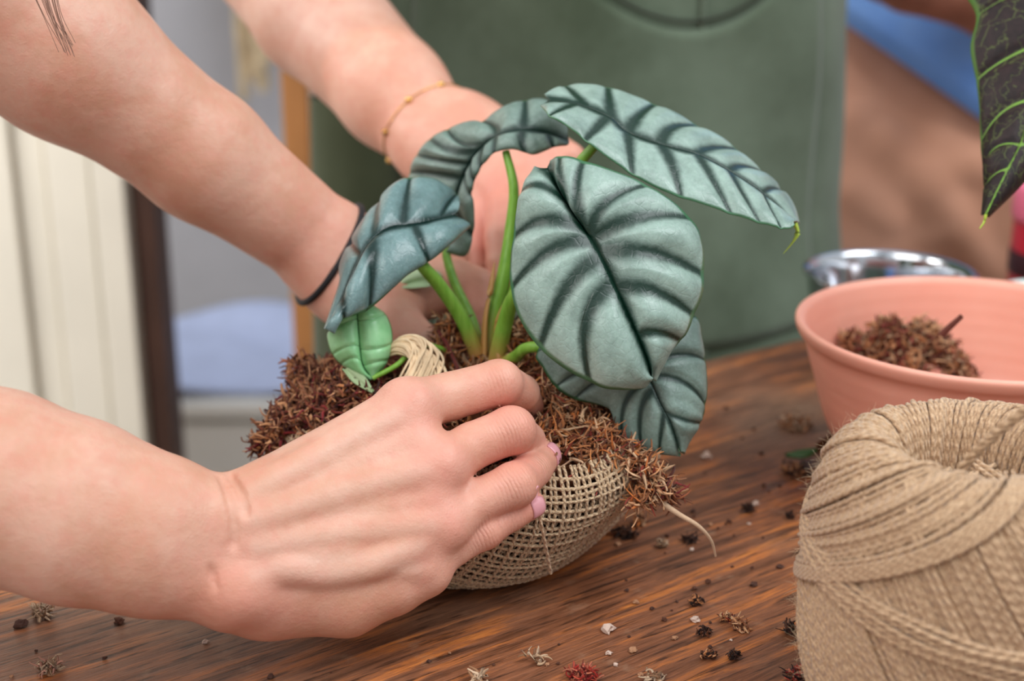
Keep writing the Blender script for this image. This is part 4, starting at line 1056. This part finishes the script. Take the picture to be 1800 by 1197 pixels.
# strands inside the hollow
lay = Acc()
for i in range(110):
    a = rng.rand()*6.28; b = a+rng.uniform(1.2, 2.6); zz = .064+.022*rng.rand(); r1 = .0225
    p1 = TC+np.array((r1*math.cos(a), r1*math.sin(a), zz)); p2 = TC+np.array((r1*math.cos(b), r1*math.sin(b), zz+.006*rng.randn())); m = (p1+p2)/2*1.0; m = TC+(m-TC)*np.array((1.12, 1.12, 1))
    lay.tube(catmull([p1, m, p2], 8), .0010, 6, cap=False, twist=True)
lay.build('hollow_strands', M_TWINE, TW)['kind'] = 'stuff'
lay = Acc()
for k in range(3):
    th_ = 2.1*k; ll = np.linspace(0, 1, 90)
    pts = catmull([P(1640, 872, .478), P(1668, 850, .474), P(1715, 795, .468), P(1762, 752, .462), P(1830, 705, .455), P(1900, 690, .45)], 18); ll = np.linspace(0, 26, len(pts))
    o = np.stack([np.cos(ll*1.6+th_), np.zeros(len(pts)), np.sin(ll*1.6+th_)], -1)*.0010
    lay.tube(pts+o, .0011, 7, twist=True)
lay.build('loose_end', M_TWINE, TW)
fz = Acc()
for _ in range(3600):
    s = rng.uniform(.006, TLM*.95); ph = rng.uniform(-2.2, 2.2); p = tw_pt(np.array([s]), np.array([ph]), .001)[0]
    d_ = p-(TC+np.array((0, 0, .05))); d_ /= np.linalg.norm(d_)
    strand(fz, p, d_*.5+rng.randn(3)*.6, rng.uniform(.003, .007), .00006, (1, 1, 1), 1.3, 5, 3, 1)
fzo = fz.build('fuzz', M_FUZZ, TW); fzo['kind'] = 'stuff'
adopt(TW)

# ------------------------------------------------------------------ pink plastic bowl
KC = np.array((.2224, .650, 0.0))
def pink():
    n = N('pink_plastic'); o = n.obj(); v = n.noise(o, 30, 4)
    sx = n.node('ShaderNodeSeparateXYZ'); n.l(o, sx.inputs[0]); 
    r = n.math('SINE', n.math('MULTIPLY', sx.outputs[2], 900.0))
    c = n.ramp(v, [(.3, s2l((240, 164, 142))), (.7, s2l((244, 174, 152)))])
    return n.set(color=c, rough=.42, normal=n.bump(r, .04, .001), sss=.12, sssr=(1, .5, .3), ssss=.004)
M_PINK = pink()
bo = [(0, .0045), (.036, .0045), (.040, .0005), (.044, .0008), (.046, .006), (.058, .014), (.0655, .024), (.0705, .036), (.0745, .050), (.0782, .062), (.0806, .071), (.0838, .0745), (.0852, .078), (.0850, .0800), (.0835, .0808), (.0818, .0798), (.0800, .077),
      (.0765, .062), (.0725, .046), (.0680, .032), (.0600, .020), (.046, .0105), (.03, .0075), (0, .007)]
V, F = lathe(catmull(np.array(bo), 3), 110, KC)
bw = mesh_py('bowl', V, F, M_PINK, None, True); tag(bw, 'salmon pink plastic bowl with moss scraps inside, behind the twine ball', 'bowl')
mb = Acc(); moss = mb
for (px, py, z, rx, n) in ((1530, 615, .022, .014, 320), (1580, 600, .026, .016, 380), (1640, 610, .024, .014, 320), (1600, 640, .018, .014, 260), (1680, 640, .018, .009, 160), (1500, 600, .026, .008, 120), (1560, 580, .033, .010, 160), (1620, 582, .030, .010, 160), (1700, 662, .014, .005, 50)):
    c = P(px, py, (CAMH-.03-z)/(SP+CP*(py-598.5)/FPX)); clump(c, (rx, rx, rx*.6), n, FIBC[:5]+[s2l((186, 150, 118)), s2l((150, 70, 58))], (.003, .007), .8, (.0005, .0011), 1.2)
# a heaped bed beneath the strands
V = []; F = []; nr_, nphi = 14, 36; bc_ = KC+np.array((-.022, .004, 0))
for i in range(nr_+1):
    for j in range(nphi):
        r = .048*i/nr_; ph = 6.2832*j/nphi; q = np.array((r*math.cos(ph)*1.02, r*math.sin(ph)*.8, 0)); h = .0110+.026*(1-(i/nr_)**2)+.004*mn.noise(Vector((q[0]*90, q[1]*90, 2)))
        V.append(bc_+q+np.array((0, 0, h)))
for i in range(nr_):
    for j in range(nphi): F.append((i*nphi+j, i*nphi+(j+1) % nphi, (i+1)*nphi+(j+1) % nphi, (i+1)*nphi+j))
mbed = mesh_py('moss_heap', V, F, M_CORE, None, True); tag(mbed, 'heap of brown moss scraps lying in the pink bowl', 'moss', kind='stuff')
mo2 = mb.build('moss_strands', M_FIB, mbed)
mo2['kind'] = 'stuff'
tw_ = Acc(); tw_.tube(catmull([P(1655, 588, .660), P(1672, 572, .656), P(1690, 556, .652)], 6), np.linspace(.0018, .0012, 13), 7, col=np.array(s2l((120, 72, 62)))); tw_.build('twig', M_FIB, mbed)
# ------------------------------------------------------------------ steel cup behind it
SC2 = np.array((.226, .822, 0.0)); M_STEEL = N('steel').set(color=(.62, .64, .68), rough=.10, metal=1.0)
V, F = lathe(catmull(np.array([(0, .003), (.03, .003), (.034, .001), (.040, .012), (.0455, .035), (.0485, .052), (.0505, .0570), (.0515, .0585), (.0505, .0598), (.0485, .0590), (.0465, .055), (.043, .035), (.037, .014), (.02, .008), (0, .007)]), 3), 72, SC2)
cu = mesh_py('steel_bowl', V, F, M_STEEL, None, True); tag(cu, 'small shiny steel bowl just behind the pink bowl', 'bowl')
# ------------------------------------------------------------------ red tin with white lid further back, at the right edge
RC = np.array((.388, .97, 0.0)); rt = empty('red_canister', tuple(RC)); tag(rt, 'red and pink canister at the right edge behind the bowls', 'canister')
V, F = lathe([(0, 0), (.034, 0), (.036, .002), (.036, .055), (.034, .058), (0, .058)], 48, RC); mesh_py('can', V, F, simple('can_red', (196, 40, 60), .35), rt, True)
V, F = lathe([(.0362, .018), (.0368, .019), (.0368, .034), (.0362, .035)], 48, RC); mesh_py('band', V, F, simple('can_dark', (60, 24, 34), .5), rt, True)
V, F = lathe([(0, .056), (.037, .056), (.038, .060), (.038, .078), (.035, .082), (0, .083)], 48, RC); mesh_py('lid', V, F, simple('can_pink', (244, 120, 150), .35), rt, True)
adopt(rt)
V, F = lathe([(0, .0), (.018, 0), (.021, .002), (.023, .035), (.0235, .036), (.0222, .036), (.020, .005), (0, .004)], 40, (.335, .865, 0)); jw = mesh_py('white_cup', V, F, simple('cup_white', (222, 236, 232), .3), None, True); tag(jw, 'small pale cup in front of the red canister', 'cup')

# ------------------------------------------------------------------ dark-leaved plant reaching in from the right
DP = empty('potted_plant', (.46, .60, 0)); tag(DP, 'dark purple-brown leaf with bright green veins hanging in at top right', 'plant')
leaf('leaf', [(1885, -60, .640), (1850, 90, .628), (1800, 235, .618), (1765, 310, .612), (1732, 378, .608)],
 [[(0, 1920, -90, 1960, -110, 0), (.4, 1930, 0, 1990, 20, 1.0), (1.1, 1900, 110, 1960, 140, 0), (1.4, 1880, 150, 1925, 190, 1.0), (2.2, 1830, 255, 1850, 262, .9), (3, 1785, 320, 1793, 322, 0), (4, 1733, 379, 1734, 379, 0)],
  [(0, 1790, -60, 1695, -10, 0), (.3, 1790, -10, 1716, 30, .5), (.6, 1780, 40, 1706, 85, 0), (.85, 1775, 100, 1716, 142, 1.2), (1.2, 1765, 150, 1722, 190, 0), (1.55, 1765, 195, 1724, 250, 1.2), (2.2, 1750, 260, 1729, 300, .5), (2.8, 1745, 310, 1731, 335, .6), (4, 1731, 379, 1730, 378, 0)]],
 M_DARKLEAF, back=simple('dark_back', (70, 40, 50), .5), dq=(.004, .004), do=(.012, .010), parent=DP, pillow=.0012, vw=.0013)
a = Acc(); a.tube(catmull([P(1733, 377, .608), P(1730, 390, .608), P(1722, 402, .608)], 5), np.linspace(.0008, .0003, 11), 6, base=np.zeros(11)); a.build('leaf_tip', M_TIP, DP)
pc = np.array((.46, .60, 0))
a = Acc(); a.tube(catmull([P(1850, 90, .630), P(1990, -120, .66), (.40, .66, .44), (.455, .61, .20), (.46, .60, .085)], 10), np.linspace(.0018, .004, 41), 10, base=np.zeros(41)); a.build('petiole', M_PET, DP)
V, F = lathe([(0, .003), (.040, .003), (.044, .0), (.046, .004), (.056, .085), (.060, .086), (.060, .100), (.056, .100), (.053, .082), (0, .080)], 48, pc); mesh_py('pot', V, F, simple('terracotta', (176, 100, 70), .8), DP, True)
adopt(DP)

# ------------------------------------------------------------------ crumbs on the table
M_CR = [simple('crumb_brown', (86, 50, 34), .95, .3, 300), simple('crumb_dark', (76, 48, 38), .95, .3, 300), simple('crumb_tan', (170, 124, 92), .95, .25, 300), simple('crumb_pale', (206, 180, 164), .9, .2, 300), simple('crumb_red', (150, 46, 36), .9, .3, 300)]
def crumb_mesh(seed, r, n=2):
    bm = bmesh.new(); bmesh.ops.create_icosphere(bm, subdivisions=n, radius=1.0)
    for v in bm.verts:
        k = 1+.75*mn.noise(v.co*1.6+Vector((seed*3.1, seed, 0)))+.4*mn.noise(v.co*4+Vector((seed, 0, seed)))
        v.co = Vector((v.co.x*k*r*1.2, v.co.y*k*r, max(v.co.z*k*r*.75, -r*.4)+r*.4))
    me = bpy.data.meshes.new('crumb'); bm.to_mesh(me); bm.free(); return me
def put(me, px, py, mi, name, rz=0.0, s=1.0):
    m2 = me.copy(); m2.materials.clear(); o = link(name, m2, M_CR[mi]); q = T(px, py, 0); o.location = q+np.array((0, 0, .0002)); o.rotation_euler[2] = rz; o.scale = (s, s, s); return o
CM = [crumb_mesh(i+1, 1.0) for i in range(6)]
special = [(1242, 805, 3, .0022, 'white grain lying on the table below the drooping leaf'), (37, 1101, 1, .0022, 'round dark soil crumb at the left under the forearm'), (1325, 1030, 1, .0014, 'small dark crumb alone left of the twine ball'),
           (1068, 1110, 3, .0026, 'pinkish crumb on the table below the burlap ball'), (1222, 1092, 3, .0017, 'tiny pale chip beside a flat brown flake'), (1328, 888, 3, .0014, 'pale grain on a dark scrap between burlap ball and twine'),
           (210, 1095, 0, .0018, 'small brown crumb under the left forearm'), (1112, 1145, 2, .0014, 'tan speck near the bottom edge')]
for i, (px, py, mi, r, lab) in enumerate(special):
    o = put(CM[i % 6], px, py, mi, 'crumb', rng.rand()*6, r); tag(o, lab, 'crumb', 'soil crumbs on the table')
# wiry moss scraps: dry tufts
def tuft(px, py, rx, n, cols, lab, ry=None, ln=(.002, .005)):
    global moss
    moss = Acc(); q = T(px, py, .002); clump(q, (rx, ry or rx, rx*.45), n, cols, ln, .4, (.0003, .0007), 1.2)
    o = moss.build('moss_scrap', M_FIB); tag(o, lab, 'moss', 'moss scraps on the table'); return o
RED = [s2l(c) for c in ((150, 40, 30), (190, 80, 60), (120, 24, 22), (206, 120, 90))]
PAL = [s2l(c) for c in ((190, 156, 124), (150, 110, 80), (210, 180, 150))]
DRK = [s2l(c) for c in ((60, 34, 26), (90, 54, 36), (40, 24, 20))]
tuft(1025, 1186, .0052, 130, RED, 'bright red moss tuft at the bottom edge')
tuft(1405, 1190, .0050, 110, RED+DRK, 'dark red moss tuft at the foot of the twine ball')
tuft(75, 1076, .0050, 60, PAL, 'pale curled moss flake at the left under the forearm')
tuft(85, 1173, .0055, 70, PAL+[s2l((196, 140, 120))], 'pinkish moss flake in the lower left corner')
tuft(1100, 936, .0062, 70, DRK, 'dark brown moss strip under the burlap lip', .003)
tuft(1125, 915, .0030, 50, FIBC, 'rusty tuft fallen just under the burlap lip')
tuft(1400, 745, .0100, 140, PAL+FIBC[:3], 'pale brown moss clump beside the pink bowl')
tuft(1398, 828, .0085, 110, DRK+FIBC[:2], 'dark moss clump with a green scrap left of the twine')
tuft(1300, 1098, .0040, 40, FIBC[:4], 'rusty scrap left of the twine ball')
tuft(1150, 1190, .0030, 26, PAL, 'pale scrap at the bottom edge')
tuft(845, 1192, .0040, 30, PAL, 'pale fibres at the bottom edge left of the red tuft')
tuft(1215, 945, .0035, 26, DRK, 'thin dark scrap below the hanging root')
tuft(940, 1155, .0045, 18, PAL, 'thin pale fibres on the dark grain')
tuft(1390, 1105, .0035, 30, DRK, 'dark scrap touching the foot of the twine ball')
for px, py, rx, cols, lab in ((1315, 893, .0034, DRK, 'dark bark scrap between burlap ball and twine'), (1388, 905, .0018, DRK, 'dark scrap in the bluish sheen by the twine ball'),
        (1222, 1055, .0034, DRK+FIBC[:1], 'dark brown moss bit in front of the root ball'), (1290, 1150, .0026, DRK, 'dark moss bit near the lower edge left of the twine ball'),
        (1245, 1150, .0034, FIBC[:3]+DRK, 'brown moss bit next to the dark one at the lower edge'), (1278, 1085, .0036, FIBC+RED[:1], 'reddish tan moss bit on the bare wood'),
        (1238, 1110, .0034, DRK+FIBC[2:3], 'flat brown flake in front of the twine ball'), (1165, 955, .0024, PAL, 'tan moss bit just right of the burlap lip')):
    tuft(px, py, rx, 60, cols, lab, rx*.7, (.0010, .0024))
V = []; F = []
for j in range(7):
    for i in range(9):
        u, v = i/8*2-1, j/6*2-1; q = T(1410, 798, .006); V.append(q+np.array((u*.0085, v*.0050*(1-u*u), .002*(1-v*v)+.0015*u)))
for j in range(6):
    for i in range(8): a_ = j*9+i; F.append((a_, a_+1, a_+10, a_+9))
o = mesh_py('leaf_scrap', V, F, simple('scrap_green', (58, 92, 44), .5), None, True); s_ = o.modifiers.new('s', 'SOLIDIFY'); s_.thickness = .0005; tag(o, 'torn green leaf scrap lying by the pink bowl', 'leaf')
# small crumbs that nothing tells apart
for i in range(60):
    px, py = rng.uniform(1080, 1420), rng.uniform(860, 1190)
    if i % 4 == 0: px, py = rng.uniform(0, 1100), rng.uniform(1130, 1195)
    if i % 7 == 3: px, py = rng.uniform(1180, 1440), rng.uniform(690, 880)
    o = put(CM[rng.randint(6)], px, py, rng.choice([0, 1, 2, 3, 0, 1]), 'soil_speck', rng.rand()*6, rng.uniform(.0004, .0012))
    tag(o, 'tiny speck of soil scattered on the table top', 'speck', 'tiny soil specks on the table')
